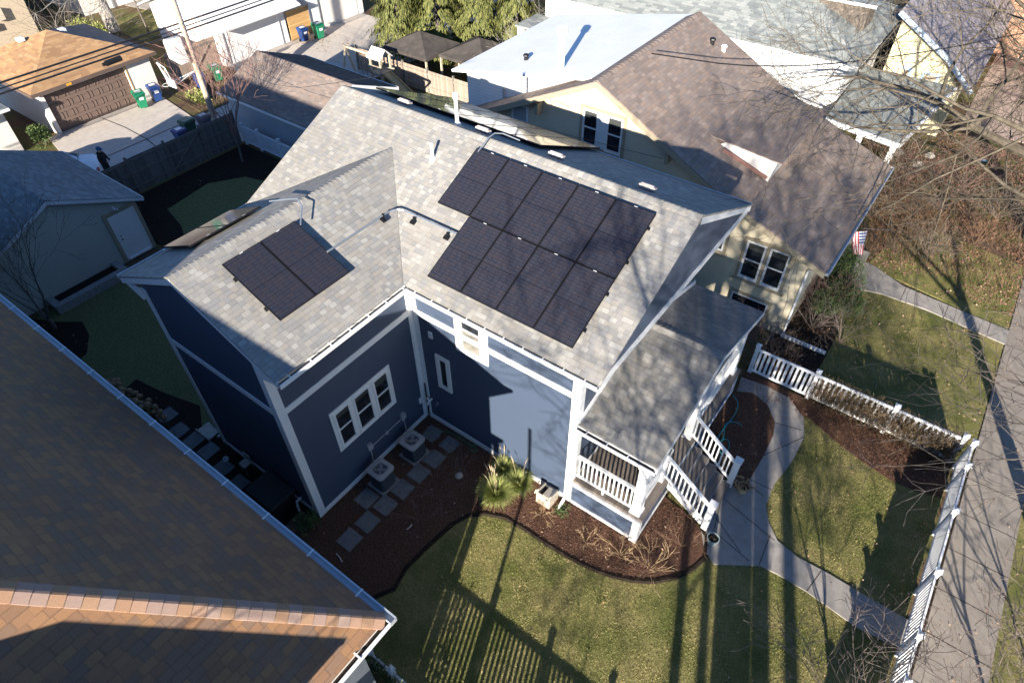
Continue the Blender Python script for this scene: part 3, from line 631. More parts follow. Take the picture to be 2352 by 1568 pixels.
# porch
PZ = 1.24
mb = MB(); mb.box(5.66,0.0,0.05,7.81,6.85,1.0); mb.build('porch_wall', M['navy'], H)
mb = MB(); mb.box(5.66,-.03,.1,7.62,0,.22); mb.box(7.64,-.04,.02,7.85,.16,1.04); mb.box(5.66,-.035,1.0,7.85,.05,1.12); mb.box(7.81,.16,1.02,7.85,6.88,1.12); mb.box(7.81,.16,.1,7.84,6.85,.18); mb.box(7.81,6.7,.1,7.85,6.88,1.02); mb.build('porch_trim', M['white'], H)
mb = MB(); mb.box(5.62,0.02,1.125,7.88,6.9,PZ); mb.build('porch_floor', M['deck'], H)
mb = MB(); mb.box(7.88,1.68,PZ-.1,7.89,3.3,PZ-.002); mb.build('floor_nosing', M['white'], H)
def col(x, y, z0, z1, w_=.24, nm='porch_column'):
    mb = MB(); mb.box(x-w_/2,y-w_/2,z0,x+w_/2,y+w_/2,z1); mb.box(x-w_/2-.03,y-w_/2-.03,z0,x+w_/2+.03,y+w_/2+.03,z0+.12); mb.box(x-w_/2-.03,y-w_/2-.03,z1-.1,x+w_/2+.03,y+w_/2+.03,z1); return mb.build(nm, M['white'], H)
col(7.60,.20,PZ,3.42,.26); col(7.62,1.55,PZ,2.55,.22,'newel_post'); col(7.62,3.38,PZ,3.42,.22); col(7.60,6.62,PZ,3.42,.26); col(7.64,5.0,2.3,3.42,.2)
def railing(a, b, z0, z1, n, nm='railing', bal=.045):
    a, b = Vector(a), Vector(b); mb = MB(); mb.beam(a+Vector((0,0,z1)), b+Vector((0,0,z1)), .09, .06); mb.beam(a+Vector((0,0,z0)), b+Vector((0,0,z0)), .05, .06)
    r_ = mb.build(nm, M['white'], H); mb = MB()
    for i in range(n):
        p = a.lerp(b, (i+.5)/n); mb.box(p.x-bal/2,p.y-bal/2,p.z+z0+.03,p.x+bal/2,p.y+bal/2,p.z+z1-.03)
    mb.build('balusters', M['white'], r_); return r_
railing((5.70,.10,PZ),(7.47,.10,PZ),.20,1.10,13)
mb = MB(); mb.box(6.55,.07,PZ,6.61,.13,PZ+.17); mb.build('railing_foot', M['white'], H)
# solid white panels along the street side
mb = MB(); mb.box(7.58,.33,1.36,7.66,1.44,2.32); mb.box(7.54,.33,2.32,7.70,1.44,2.38); mb.build('porch_panel', M['white'], H)
mb = MB(); mb.box(7.58,3.49,1.36,7.66,6.49,2.26); mb.box(7.54,3.49,2.26,7.70,6.49,2.34)
for i in range(17): mb.box(7.66,3.52+i*.175,1.40,7.675,3.60+i*.175,2.22)
mb.build('porch_panel', M['white'], H)
mb = MB(); mb.box(7.50,.05,3.42,7.74,6.82,3.66); mb.box(5.66,.04,3.42,7.50,.24,3.60); mb.box(5.66,6.6,3.42,7.5,6.8,3.6); mb.build('porch_beam', M['white'], H)
pz = lambda y: 4.89 - .30*abs(y-3.42)
mb = MB(); mb.slab([(5.62,-.04,pz(-.04)),(7.92,-.04,pz(-.04)),(7.92,3.42,4.89),(5.62,3.42,4.89)], .05); mb.slab([(5.62,3.42,4.89),(7.92,3.42,4.89),(7.92,6.9,pz(6.9)),(5.62,6.9,pz(6.9))], .05); mb.build('porch_roof', M['sh_porch'], H)
mb = MB(); mb.ext([(.05,3.66),(3.42,4.80),(6.82,3.66)], 'x', 5.64, 7.80); mb.build('porch_gable', M['navy'], H)
mb = MB()
for s_ in (-1, 1):
    y1 = 3.42 + s_*3.50
    v = [(7.95,3.42,4.90),(7.95,y1,pz(y1)+.01),(7.95,y1,pz(y1)-.15),(7.95,3.42,4.72),(7.86,3.42,4.83),(7.86,y1,pz(y1)-.06),(7.86,y1,pz(y1)-.15),(7.86,3.42,4.72)]
    fs = [(0,1,2,3),(7,6,5,4),(3,2,6,7),(0,4,5,1),(1,5,6,2)]
    mb.add(v, fs if s_ > 0 else [tuple(reversed(f)) for f in fs])
mb.build('rake_board', M['white'], H)
gutter(H, (5.66,-.04), (7.92,-.04), (0,-1), 3.80, hang=.6)
mb = MB(); mb.box(5.66,-.168,3.69,7.93,-.161,3.81); mb.box(5.66,-.035,3.60,7.93,-.02,3.80); mb.build('gutter_face', M['white'], H)
ridge_caps(H, (7.92,3.42,4.885), (5.62,3.42,4.885), (0,-.958,-.287), (0,.958,-.287), mat=M['sh_cap'])
# flashing strips where the porch roof meets the wall
mb = MB(); mb.beam((5.66,0.0,3.93),(5.66,3.42,4.98),.05,.14); mb.beam((5.66,3.42,4.98),(5.66,6.85,3.95),.05,.14); mb.build('flashing', M['white'], H)
# interior back wall details seen through the porch
mb = MB(); mb.box(5.65,.03,PZ,5.67,.22,3.4); mb.box(5.65,.22,PZ,5.67,6.7,PZ+.12); mb.build('inner_trim', M['white'], H)
# steps
S0, S1, n_ = 1.68, 3.30, 6
st = []
mb = MB()
for i in range(n_-1):
    z = PZ - (i+1)*PZ/n_; x0 = 7.89 + i*.275; mb.box(x0-.02, S0, z-.035, x0+.285, S1, z)
tr = mb.build('treads', M['deck_y'], H)
mb = MB()
for i in range(n_-1):
    z = PZ - (i+1)*PZ/n_; x0 = 7.89 + i*.275; mb.box(x0+.002, S0+.03, z, x0+.018, S1-.03, z+PZ/n_-.04)
mb.build('risers', M['ac_grey'], H)
for y in (S0-.05, S1+.01):
    mb = MB(); prof = [(7.87,.82),(7.87,PZ-.05)]
    for i in range(n_-1):
        z = PZ - (i+1)*PZ/n_-.04; x0 = 7.89+i*.275; prof += [(x0+.02,z),(x0+.275,z)] if i else [(7.89,z),(x0+.275,z)]
    prof += [(9.27,.02),(9.05,.02)]
    mb.ext(prof, 'y', y, y+.04); mb.build('stringer', M['white'], H)
for y in (S0-.1, S1+.06):
    a, b = Vector((7.72,y,PZ)), Vector((9.20,y,.10)); mb = MB()
    mb.beam(a+Vector((0,0,1.0)), b+Vector((0,0,1.02)), .09, .06, up=(0,0,1)); mb.beam(a+Vector((0,0,.18)), b+Vector((0,0,.20)), .05, .06)
    r_ = mb.build('stair_railing', M['white'], H); mb = MB()
    for i in range(11):
        p = a.lerp(b, (i+.6)/11); mb.box(p.x-.022,p.y-.022,p.z+.21,p.x+.022,p.y+.022,p.z+.98)
    mb.build('balusters', M['white'], r_)
    mb = MB(); mb.box(9.15,y-.085,.05,9.32,y+.085,1.30); mb.box(9.12,y-.115,1.30,9.35,y+.115,1.35); mb.build('newel_post', M['white'], H)

# ------------------------------------------------------------------ solar panels
PWD, PLN = 1.045, 1.885
proto = thing('solar_panel', '', 'solar panel', (0,0,-50), 'black solar panels on the grey roof', local=True)
mb = MB(); mb.box(-PWD/2+.014,-PLN/2+.014,-.004,PWD/2-.014,PLN/2-.014,.0); mb.build('cells', M['solar'], proto)
mb = MB(); e = .014
mb.box(-PWD/2,-PLN/2,-.04,-PWD/2+e,PLN/2,.004); mb.box(PWD/2-e,-PLN/2,-.04,PWD/2,PLN/2,.004); mb.box(-PWD/2+e,-PLN/2,-.04,PWD/2-e,-PLN/2+e,.004); mb.box(-PWD/2+e,PLN/2-e,-.04,PWD/2-e,PLN/2,.004); mb.build('frame', M['panel_fr'], proto)
mb = MB(); mb.box(-PWD/2+.015,-PLN/2+.015,-.012,PWD/2-.015,PLN/2-.015,-.006); mb.build('backsheet', M['back'], proto)
mb = MB(); mb.box(-.045,PLN/2-.013,.005,.045,PLN/2-.001,.010); mb.build('sticker', M['label'], proto)
first = [True]
def put_panel(c, xd, yd, label, grp):
    xd, yd = Vector(xd).normalized(), Vector(yd).normalized(); zd_ = xd.cross(yd)
    o = proto if first[0] else copy_tree(proto); first[0] = False
    o.matrix_world = Matrix(((xd.x,yd.x,zd_.x,c[0]),(xd.y,yd.y,zd_.y,c[1]),(xd.z,yd.z,zd_.z,c[2]),(0,0,0,1)))
    o['label'] = label; o['group'] = grp; return o
sy, sz = sq, .465*sq; off = .13
ordn = ['first','second','third','fourth','fifth','sixth']
GA = 'solar panels of the large array on the main slope'
def SP(u, s): return (u, -.86+s*sy-off*sz, 6.70+s*sz+off*sy)
P0X, s0 = 1.3126, 0.45
for i in range(4): put_panel(SP(P0X+i*1.065+PWD/2, s0+PLN/2), (1,0,0), (0,sy,sz), 'black solar panel in the lower row of the big array, %s from its left end' % ordn[i], GA)
for i in range(-1, 4): put_panel(SP(P0X+i*1.065+PWD/2, s0+1.905+PLN/2), (1,0,0), (0,sy,sz), 'black solar panel in the upper row of the big array, %s from its left end' % ordn[i+1], GA)
GB = 'pair of solar panels on the wing slope'
def WP(v, s): return (.80-s*sy+off*sz, v, 6.71+s*sz+off*sy)
for i in range(2): put_panel(WP(-3.835+i*1.065+PWD/2, 1.04+PLN/2), (0,1,0), (-sy,0,sz), 'black solar panel of the pair on the wing, %s the conduit' % ('farther from' if i == 0 else 'nearest to'), GB)
GC = 'solar panels on the shaded north slope'
def NP(u, s): return (u, 3.4+s*sy+off*sz, 8.68-s*sz+off*sy)
for r_i in range(2):
    for i in range(6): put_panel(NP(-5.1+i*1.065+PWD/2, 1.12+r_i*1.905+PLN/2), (-1,0,0), (0,-sy,sz), 'solar panel seen edge-on behind the main ridge, %s from the left in its %s row' % (ordn[i], 'upper' if r_i == 0 else 'lower'), GC)
GD = 'pair of solar panels on the west slope'
def QP(v, s): return (-2.28-s*sy-off*sz, v, 8.14-s*sz+off*sy)
for i in range(2): put_panel(QP(-3.62+i*1.065+PWD/2, 1.33+PLN/2), (0,-1,0), (sy,0,sz), 'glancing bronze-lit solar panel at the left eave, %s' % ('nearer the gable' if i == 0 else 'farther from the gable'), GD)
# mounting feet and rails under the arrays
def rails(name, label, segs, feet, group=None):
    t = thing(name, label, 'mounting rails', tuple(segs[0][0]), group); mb = MB()
    for a, b in segs:
        mb.beam(a, b, .04, .05)
        mb.build('rail', M['panel_fr'], t); mb = MB()
    for f in feet: mb = MB(); mb.box(f[0]-.03,f[1]-.03,f[2]-.08,f[0]+.03,f[1]+.03,f[2]+.01); mb.build('foot', M['black'], t)
def dn(p, q=.075): return (p[0], p[1]+q*sz, p[2]-q*sy)
segs = []; feet = []
for s, xa, xb in ((.95,P0X-.02,P0X+4.28),(1.95,P0X-.02,P0X+4.28),(2.85,P0X-1.08,P0X+4.28),(3.85,P0X-1.08,P0X+4.28)):
    segs.append((dn(SP(xa,s)), dn(SP(xb,s)))); x = xa+.02
    while x < xb: feet.append(dn(SP(x,s))); x += 1.08
rails('mounting_rails', 'black mounting rails and feet under the big solar array', segs, feet)
segs = []; feet = []
for s in (1.5, 2.5):
    a, b = WP(-3.84,s), WP(-1.72,s); a = (a[0]-.075*sz,a[1],a[2]-.075*sy); b = (b[0]-.075*sz,b[1],b[2]-.075*sy); segs.append((a,b)); feet += [a, b, tuple((Vector(a)+Vector(b))/2)]
rails('mounting_rails', 'black mounting rails under the pair of panels on the wing', segs, feet)
# conduit on the roof
t = thing('roof_conduit', 'galvanised conduit bent in an L across the valley between the two arrays', 'conduit', (-.75,-1.7,7.6))
c_ = [WP(-1.75, 1.45)]
pts = [(-.74,-1.75,7.60),(-.74,.25,7.60),(-.72,.45,7.59),(-.64,.60,7.58),(-.50,.68,7.56),(-.30,.70,7.555),(1.30,.70,7.555)]
mb = MB(); mb.tube(pts, .025, 8); mb.build('pipe', M['conduit'], t)
for x, y, z in ((-.74,.15,7.56),(-.10,.62,7.46),(1.05,.62,7.46)):
    mb = MB(); mb.obox((x+(.05 if x < -.5 else .0),y-.04,z-.05),.15,.11,.05, rx=.43 if x > -.5 else 0, ry=0 if x > -.5 else .43); mb.obox((x,y+.02,z+.03),.05,.05,.10); mb.build('support_block', M['panel_fr'], t)
t = thing('roof_conduit', 'short galvanised conduit over the wing ridge beside the pair of panels', 'conduit', (-1.9,-1.2,8.2))
mb = MB(); mb.tube([(-3.3,-1.35,7.85),(-2.6,-1.25,8.12),(-2.2,-1.22,8.27),(-1.9,-1.35,8.24),(-1.55,-1.75,8.06)], .018, 8); mb.build('pipe', M['conduit'], t)
t = thing('roof_conduit', 'short galvanised conduit crossing the main ridge above the big array', 'conduit', (.3,3.3,8.8))
mb = MB(); mb.tube([(.42,2.75,8.62),(.42,3.2,8.82),(.45,3.45,8.86),(.6,3.62,8.82),(1.1,3.7,8.74)], .018, 8); mb.build('pipe', M['conduit'], t)

# ------------------------------------------------------------------ neighbouring houses
def parts(parent, name, mat, *bx, **k):
    mb = MB()
    for q in bx: mb.box(*q)
    return mb.build(name, mat, parent, **k)
def each(parent, name, mat, *bx):
    for q in bx: mb = MB(); mb.box(*q); mb.build(name, mat, parent)

# --- big house in the lower left: hip roof
N1 = thing('brown_roof_house', 'large house with a hipped rust-brown shingle roof and long aluminium gutter, filling the lower left', 'house', (0,-12,0))
ex, ny, ez, pt = 6.06, -7.02, 6.19, .84
sw_y, wx = -18.0, -19.0; hd = (ny-sw_y)/2; rzv = ez+pt*hd; ym = (ny+sw_y)/2
mb = MB()
mb.slab([(ex,ny,ez),(wx,ny,ez),(wx+hd,ym,rzv),(ex-hd,ym,rzv)], .06)
mb.slab([(ex,sw_y,ez),(wx,sw_y,ez),(wx+hd,ym,rzv),(ex-hd,ym,rzv)], .06)
mb.slab([(ex,ny,ez),(ex,sw_y,ez),(ex-hd,ym,rzv)], .06); mb.slab([(wx,ny,ez),(wx,sw_y,ez),(wx+hd,ym,rzv)], .06)
mb.build('roof', M['sh_orange'], N1)
k_ = 1/math.hypot(1,pt)
ridge_caps(N1, (ex,ny,ez), (ex-hd,ym,rzv), capdir((-1,-1,pt),(0,pt,1)), capdir((-1,-1,pt),(pt,0,1)), step=.20, wd=.17, mat=M['sh_orange_cap'], lift=.02)
parts(N1, 'wall', plain('shade_toned_wall',(.10,.115,.14),.7), (wx+.5,sw_y+.5,0,5.55,-7.42,6.1))  # wall coloured dark to stand for the shadow below the gutter
parts(N1, 'soffit', M['white'], (wx,sw_y,6.02,ex-.02,ny-.02,6.06)); each(N1, 'fascia', M['white'], (wx,ny-.02,6.0,ex,ny,6.18),(ex-.02,sw_y,6.0,ex,ny-.02,6.18))
gutter(N1, (wx,ny), (ex+.13,ny), (0,1), 6.20, hang=1.25, mat=M['alu'], debris=False, wd=.13); gutter(N1, (ex,ny), (ex,sw_y), (1,0), 6.20, hang=1.4, mat=M['white'])
mb = MB(); c2 = (6.93,-10.5,7.4); q = 2.4  # unseen hipped dormer, added to cast the shadow on the east slope
mb.slab([(c2[0],c2[1],7.4),(c2[0],c2[1]-2*q,7.4),(c2[0]-q,c2[1]-q,7.4+pt*q)], .06); mb.slab([(c2[0],c2[1],7.4),(2,c2[1],7.4),(2,c2[1]-q,7.4+pt*q),(c2[0]-q,c2[1]-q,7.4+pt*q)], .06); mb.slab([(c2[0],c2[1]-2*q,7.4),(2,c2[1]-2*q,7.4),(2,c2[1]-q,7.4+pt*q),(c2[0]-q,c2[1]-q,7.4+pt*q)], .06)
mb.build('dormer_roof', M['sh_orange'], N1)
parts(N1, 'dormer', M['brick_y'], (3,-14.9,6.5,6.55,-10.9,7.35))
parts(N1, 'porch_roof', M['sh_orange'], (5.6,-16.9,4.95,7.4,-11.0,5.1)); each(N1, 'porch_column', M['white'], (7.1,-11.4,0,7.3,-11.2,4.95),(7.1,-16.6,0,7.3,-16.4,4.95))  # unseen porch, added for the lower shadow tip on the blue wall

# --- garage with khaki siding and slate-blue roof, left
g1 = thing('detached_garage', 'khaki-sided gabled garage with a slate grey roof and white side door', 'garage', (-19,-3,0))
mb = MB(); mb.ext([(-6.0,0),(-6.0,2.38),(-2.95,3.84),(.05,2.38),(.05,0)], 'x', -22.0, -16.0); mb.build('wall', M['sid_tan'], g1)
mb = MB(); mb.slab([(-22.3,.32,2.46),(-15.78,.32,2.46),(-15.78,-2.95,3.99),(-22.3,-2.95,3.99)], .05); mb.slab([(-22.3,-6.22,2.46),(-15.78,-6.22,2.46),(-15.78,-2.95,3.99),(-22.3,-2.95,3.99)], .05); mb.build('roof', M['sh_teal'], g1)
ridge_caps(g1, (-15.78,-2.95,3.99), (-22.3,-2.95,3.99), (0,-.9,-.42), (0,.9,-.42), step=.2, wd=.15, mat=capmat('slate_ridge_shingles',[(.20,.225,.235),(.165,.19,.205),(.235,.26,.265)]))
mb = MB()
for s_ in (1,-1):
    y1 = -2.95+s_*3.27; v = [(-15.77,-2.95,3.96),(-15.77,y1,2.43),(-15.77,y1,2.29),(-15.77,-2.95,3.80)]
    v += [(-15.82,p_[1],p_[2]) for p_ in v]; fs = [(0,3,2,1),(3,7,6,2),(1,2,6,5),(4,5,6,7)]
    mb.add(v, fs if s_ > 0 else [tuple(reversed(f)) for f in fs])
mb.build('rake_board', M['sid_white'], g1); parts(g1, 'fascia', M['white'], (-22.3,.32,2.33,-15.78,.35,2.46))
parts(g1, 'door_casing', M['tan_trim'], (-16.0,-1.42,.05,-15.955,-1.27,2.38),(-16.0,-.12,.05,-15.955,.04,2.38),(-16.0,-1.27,2.2,-15.955,-.12,2.36))
parts(g1, 'door_frame', M['white'], (-16.0,-1.27,.12,-15.96,-1.19,2.2),(-16.0,-.20,.12,-15.96,-.12,2.2),(-16.0,-1.19,2.12,-15.96,-.20,2.2),(-16.0,-1.19,.10,-15.90,-.20,.15))
d_ = parts(g1, 'door', M['white'], (-16.0,-1.19,.15,-15.975,-.20,2.12)); mb = MB(); mb.ball((-15.94,-1.10,1.08), .035, 6); mb.ball((-15.945,-1.10,1.24), .03, 6); mb.build('handle', M['black'], d_)
parts(g1, 'wall_lamp', M['white'], (-16.0,-.92,2.42,-15.86,-.82,2.5),(-15.92,-.80,2.36,-15.86,-.74,2.44))
# block planter by the garage
pl = thing('raised_planter', 'low grey block planter wall beside the khaki garage', 'planter', (-15.5,-3.2,0))
parts(pl, 'block_wall', M['dirtwall'], (-15.32,-4.75,0,-15.02,-1.7,.36),(-16.3,-4.75,0,-15.32,-4.48,.36),(-15.98,-1.98,0,-15.32,-1.72,.36)); parts(pl, 'soil', M['soil'], (-15.98,-4.48,0,-15.32,-1.98,.22))

# --- garage with brown door across the alley
g2 = thing('detached_garage', 'white garage with a pyramid-shaped tan roof and brown panelled door', 'garage', (-33.2,5.9,0))
parts(g2, 'wall', M['stucco_w'], (-36.5,2.75,0,-29.75,9.1,2.42),(-29.75,2.75,0,-29.6,2.95,2.42),(-29.75,7.55,0,-29.6,9.1,2.42),(-29.75,2.95,2.16,-29.6,7.55,2.42))
mb = MB(); A_ = (-33.2,5.87,3.95); cs = [(-29.25,9.45,2.5),(-29.25,2.3,2.5),(-37.0,2.3,2.5),(-37.0,9.45,2.5)]
for i in range(3): mb.slab([cs[i],cs[(i+1)%4],A_], .05)
mb.build('roof', M['sh_tan'], g2); mb = MB(); mb.slab([cs[3],cs[0],A_], .05); tag(mb.build('roof', M['sh_brown'], g2), 'north face of the pyramid roof, shade painted in as brown')  # north face gets darker shingles in place of shade
each(g2, 'fascia', plain('brown_fascia',(.12,.085,.07),.6), (-29.28,2.28,2.32,-29.22,9.47,2.50),(-37,2.26,2.32,-29.28,2.30,2.5),(-37,9.45,2.32,-29.28,9.49,2.5))
for x, y in ((-33.9,4.6),(-33.4,6.7)): z = 3.6; parts(g2, 'roof_vent', M['label'], (x-.2,y-.18,z-.05,x+.2,y+.18,z+.14), bevel=.03)
dr = parts(g2, 'garage_door', M['door_br'], (-29.80,2.95,0.03,-29.74,7.55,2.16))
mb = MB()
for r_ in range(4):
    for c_i in range(8):
        y0 = 2.95+.08+c_i*.575; z0 = .03+.09+r_*.5325; y1, z1 = y0+.42, z0+.36; x = -29.74
        for q in ((y0,z0,y1,z0+.035),(y0,z1-.035,y1,z1),(y0,z0,y0+.035,z1),(y1-.035,z0,y1,z1)): mb.box(x, q[0], q[1], x+.022, q[2], q[3])
mb.build('panel_moulding', M['door_br'], dr)
parts(g2, 'door_casing', M['fence_new'], (-29.60,7.55,0,-29.57,7.62,2.16)); parts(g2, 'wall_lamp', M['white'], (-29.6,5.1,2.24,-29.42,5.35,2.34), bevel=.02); parts(g2, 'sign_plate', plain('orange_plate',(.8,.35,.03)), (-29.22,4.15,2.36,-29.205,4.42,2.47))
# --- white garages further along the alley
g3 = thing('detached_garage', 'white garage with a white sloping roof and a broad white overhead door', 'garage', (-33,16.6,0))
mb = MB(); mb.ext([(-37,0),(-37,2.5),(-33.4,3.9),(-29.8,2.35),(-29.8,0)], 'y', 13.95, 19.15); mb.build('wall', M['sid_white'], g3)
mb = MB(); mb.slab([(-28.85,13.4,2.38),(-28.85,20.0,2.38),(-33.4,20.0,4.05),(-33.4,13.4,4.05)], .08); mb.slab([(-37.6,13.4,2.5),(-37.6,20.0,2.5),(-33.4,20.0,4.05),(-33.4,13.4,4.05)], .08); mb.build('roof', M['membrane'], g3)
parts(g3, 'overhead_door', M['sid_white'], (-29.8,14.55,.03,-29.76,18.45,2.05)); each(g3, 'door_casing', M['white'], (-29.8,14.4,0,-29.73,14.55,2.15),(-29.8,18.45,0,-29.73,18.6,2.15)); parts(g3, 'downspout', M['fan'], (-29.78,14.22,.1,-29.70,14.30,2.3))
each(g3, 'vent_window', M['sid_tan'], (-31.1,13.93,1.55,-30.8,13.95,2.25),(-30.6,13.93,1.55,-30.3,13.95,2.25))
g4 = thing('detached_garage', 'white garage beyond the cedar fence panel, its wall catching full sun', 'garage', (-33,23.6,0))
parts(g4, 'wall', M['sid_white'], (-36,21.2,0,-29.7,26.2,2.9)); parts(g4, 'roof', M['membrane'], (-36.3,20.9,2.9,-29.3,26.5,3.05)); parts(g4, 'overhead_door', M['stucco_w'], (-29.7,22.2,.02,-29.67,25.6,2.1)); parts(g4, 'downspout', M['fan'], (-29.68,22.0,.1,-29.6,22.08,2.85))
g5 = thing('detached_garage', 'white garage with a flat grey roof at the far left edge', 'garage', (-32,-2.4,0))
parts(g5, 'wall', M['stucco_w'], (-35,-6,0,-29.4,.75,2.42)); parts(g5, 'roof', M['sh_teal'], (-35.4,-6.3,2.5,-28.7,.92,2.58)); parts(g5, 'fascia', M['white'], (-35.4,.88,2.38,-28.66,.95,2.52),(-28.7,-6.3,2.38,-28.66,.88,2.52))
# --- garage with brown roof behind the house
g6 = thing('detached_garage', 'white-sided garage with a pinkish brown gabled roof, behind the bare young tree', 'garage', (-18.3,11.4,0))
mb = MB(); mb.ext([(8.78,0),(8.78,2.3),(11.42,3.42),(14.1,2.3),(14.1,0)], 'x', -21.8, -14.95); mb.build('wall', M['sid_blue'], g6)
mb = MB(); mb.slab([(-22.05,8.5,2.34),(-14.6,8.5,2.34),(-14.6,11.42,3.54),(-22.05,11.42,3.54)], .05); mb.build('roof', M['sh_brown'], g6)
mb = MB(); mb.slab([(-22.05,14.4,2.34),(-14.6,14.4,2.34),(-14.6,11.42,3.54),(-22.05,11.42,3.54)], .05); tag(mb.build('roof', M['sh_shade'], g6), 'north slope of the garage roof, shade painted in as dark shingles')  # this slope's shade is put into its shingle colour
gutter(g6, (-22.05,8.5), (-14.6,8.5), (0,-1), 2.36, hang=0, mat=M['white'], debris=False); parts(g6, 'fascia', M['white'], (-22.05,14.4,2.22,-14.6,14.44,2.36),(-14.6,8.5,2.2,-14.56,14.4,2.33))
mb = MB(); mb.ext([(8.5,2.2),(8.5,2.34),(11.42,3.54),(14.4,2.34),(14.4,2.2),(11.42,3.38)], 'x', -14.6, -14.57); mb.build('rake_board', M['white'], g6)
ridge_caps(g6, (-14.6,11.42,3.54), (-22.05,11.42,3.54), (0,-.925,-.38), (0,.925,-.38), step=.3, wd=.15, mat=M['sh_brown_cap'])

# --- tan house behind
T2 = thing('tan_house', 'cream stucco house with brown shingle roof, white flat dormer and paired windows', 'house', (0,14,0))
mb = MB(); mb.ext([(-7.4,0),(-7.4,4.2),(-.3,7.55),(4.5,5.10),(8.21,3.74),(8.21,0)], 'y', 10.66, 18.1); mb.build('wall', M['tan_wall'], T2)
def eslab(mb, x0, z0, x1, z1, y0, y1, t=.05): mb.slab([(x0,y0,z0),(x1,y0,z1),(x1,y1,z1),(x0,y1,z0)], t)
mb = MB(); eslab(mb,-.3,7.75,4.5,5.29,10.14,18.4); eslab(mb,4.5,5.29,8.82,3.67,10.14,18.4); mb.build('roof', M['sh_brown'], T2)
mb = MB(); eslab(mb,-8.2,3.95,-.3,7.73,10.14,18.4); mb.build('roof', M['sh_brown'], T2)
ridge_caps(T2, (-.3,10.14,7.75), (-.3,18.4,7.75), (.89,0,-.456), (-.9,0,-.43), step=.25, wd=.16, mat=M['sh_brown_cap'])
mb = MB(); rk = [(-8.2,3.93),(-.3,7.70),(4.5,5.24),(8.82,3.62)]
for i in range(3):
    (xa,za),(xb,zb_) = rk[i], rk[i+1]; v = [(xa,10.12,za),(xb,10.12,zb_),(xb,10.12,zb_-.2),(xa,10.12,za-.2)]; v += [(q_[0],10.17,q_[2]) for q_ in v]
    mb.add(v, [(0,3,2,1),(4,5,6,7),(0,1,5,4),(3,7,6,2)])
mb.build('rake_board', M['tan_trim'], T2)
gutter(T2, (8.82,10.14), (8.82,18.4), (1,0), 3.66, hang=0, debris=False, mat=M['alu'])
mb = MB(); eslab(mb,-7.5,6.2,-.55,7.52,10.8,18.7,.1); mb.build('dormer_roof', M['membrane'], T2)
mb = MB(); mb.ext([(-7.1,4.4),(-7.1,6.15),(-.6,7.4),(-.9,7.0)], 'y', 11.3, 18.3); mb.build('dormer', M['sid_white'], T2)
parts(T2, 'downspout', M['ac_grey'], (-5.2,11.22,4.9,-5.12,11.3,6.4))
mb = MB(); mb.tube([(-2.7,11.6,6.9),(-2.7,11.6,8.45)], .13, 12); mb.tube([(-2.7,11.6,8.4),(-2.7,11.6,8.6)], .2, 12); mb.build('flue_pipe', M['white'], T2)
for x, y, z, mt_ in ((-4.8,12.3,6.75,'black'),(.95,17.1,7.15,'black'),(1.4,17.3,6.92,'white')):
    mb = MB(); mb.tube([(x,y,z-.1),(x,y,z+.12)], .09, 10); mb.ball((x,y,z+.14), .13, 8, .6); mb.build('roof_vent', M[mt_], T2)
# shed dormer on the street slope
mb = MB(); mb.ext([(3.6,5.6),(3.9,5.80),(5.82,5.66),(5.66,4.70)], 'y', 12.36, 17.05); mb.build('dormer', M['stucco_w'], T2)
mb = MB(); eslab(mb,3.30,5.91,5.98,5.66,12.33,17.2,.04); mb.build('dormer_roof', M['sh_brown'], T2); mb = MB(); mb.beam((3.95,12.09,5.66),(5.62,12.33,4.98),.05,.12); mb.build('dormer_trim', plain('rust_trim',(.22,.11,.09)), T2)
each(T2, 'bracket', M['tan_trim'], *[(x-.06,10.3,z-.5,x+.06,10.66,z-.05) for x, z in ((2.6,5.95),(4.6,4.95),(7.7,3.75),(-2.9,6.2),(-6.2,4.6))])
def dtrim(x0,x1,z0,z1,y=10.66,w_=.12): parts(T2, 'window_casing', M['tan_trim'], (x0-w_,y-.04,z0-w_,x1+w_,y,z0),(x0-w_,y-.04,z1,x1+w_,y,z1+w_),(x0-w_,y-.04,z0,x0,y,z1),(x1,y-.04,z0,x1+w_,y,z1),(x0-w_-.08,y-.08,z0-w_-.05,x1+w_+.08,y-.001,z0-w_))
for a, b, c_, d in ((6.02,6.72,1.92,3.5),(6.86,7.56,1.92,3.5)): window(T2,'y',10.66,a,b,c_,d,.07,out=-1)
dtrim(6.02,7.56,1.92,3.5); parts(T2,'window_casing',M['tan_trim'],(6.72,10.63,1.92,6.86,10.66,3.5))
for a, b in ((-1.02,-.36),(.0,.66)): window(T2,'y',10.66,a,b,5.02,6.4,.07,out=-1)
dtrim(-1.02,.66,5.02,6.4); parts(T2,'window_casing',M['white'],(-.36,10.62,5.02,0,10.66,6.4))
window(T2,'y',10.66,4.75,5.25,2.65,3.3,.06,rail=False,out=-1); dtrim(4.75,5.25,2.65,3.3)
window(T2,'y',10.66,6.0,7.4,.55,1.15,.06,rail=False,out=-1); dtrim(6.0,7.4,.55,1.15)
window(T2,'y',10.66,-4.3,-3.5,4.35,5.75,.08,out=-1,glassmat=M['sid_blue'])
downspout(T2, [(8.6,10.3,3.6),(8.25,10.58,3.2),(8.25,10.6,.15)]); parts(T2, 'drain_extension', M['white'], (8.2,10.55,.05,9.85,10.65,.16))
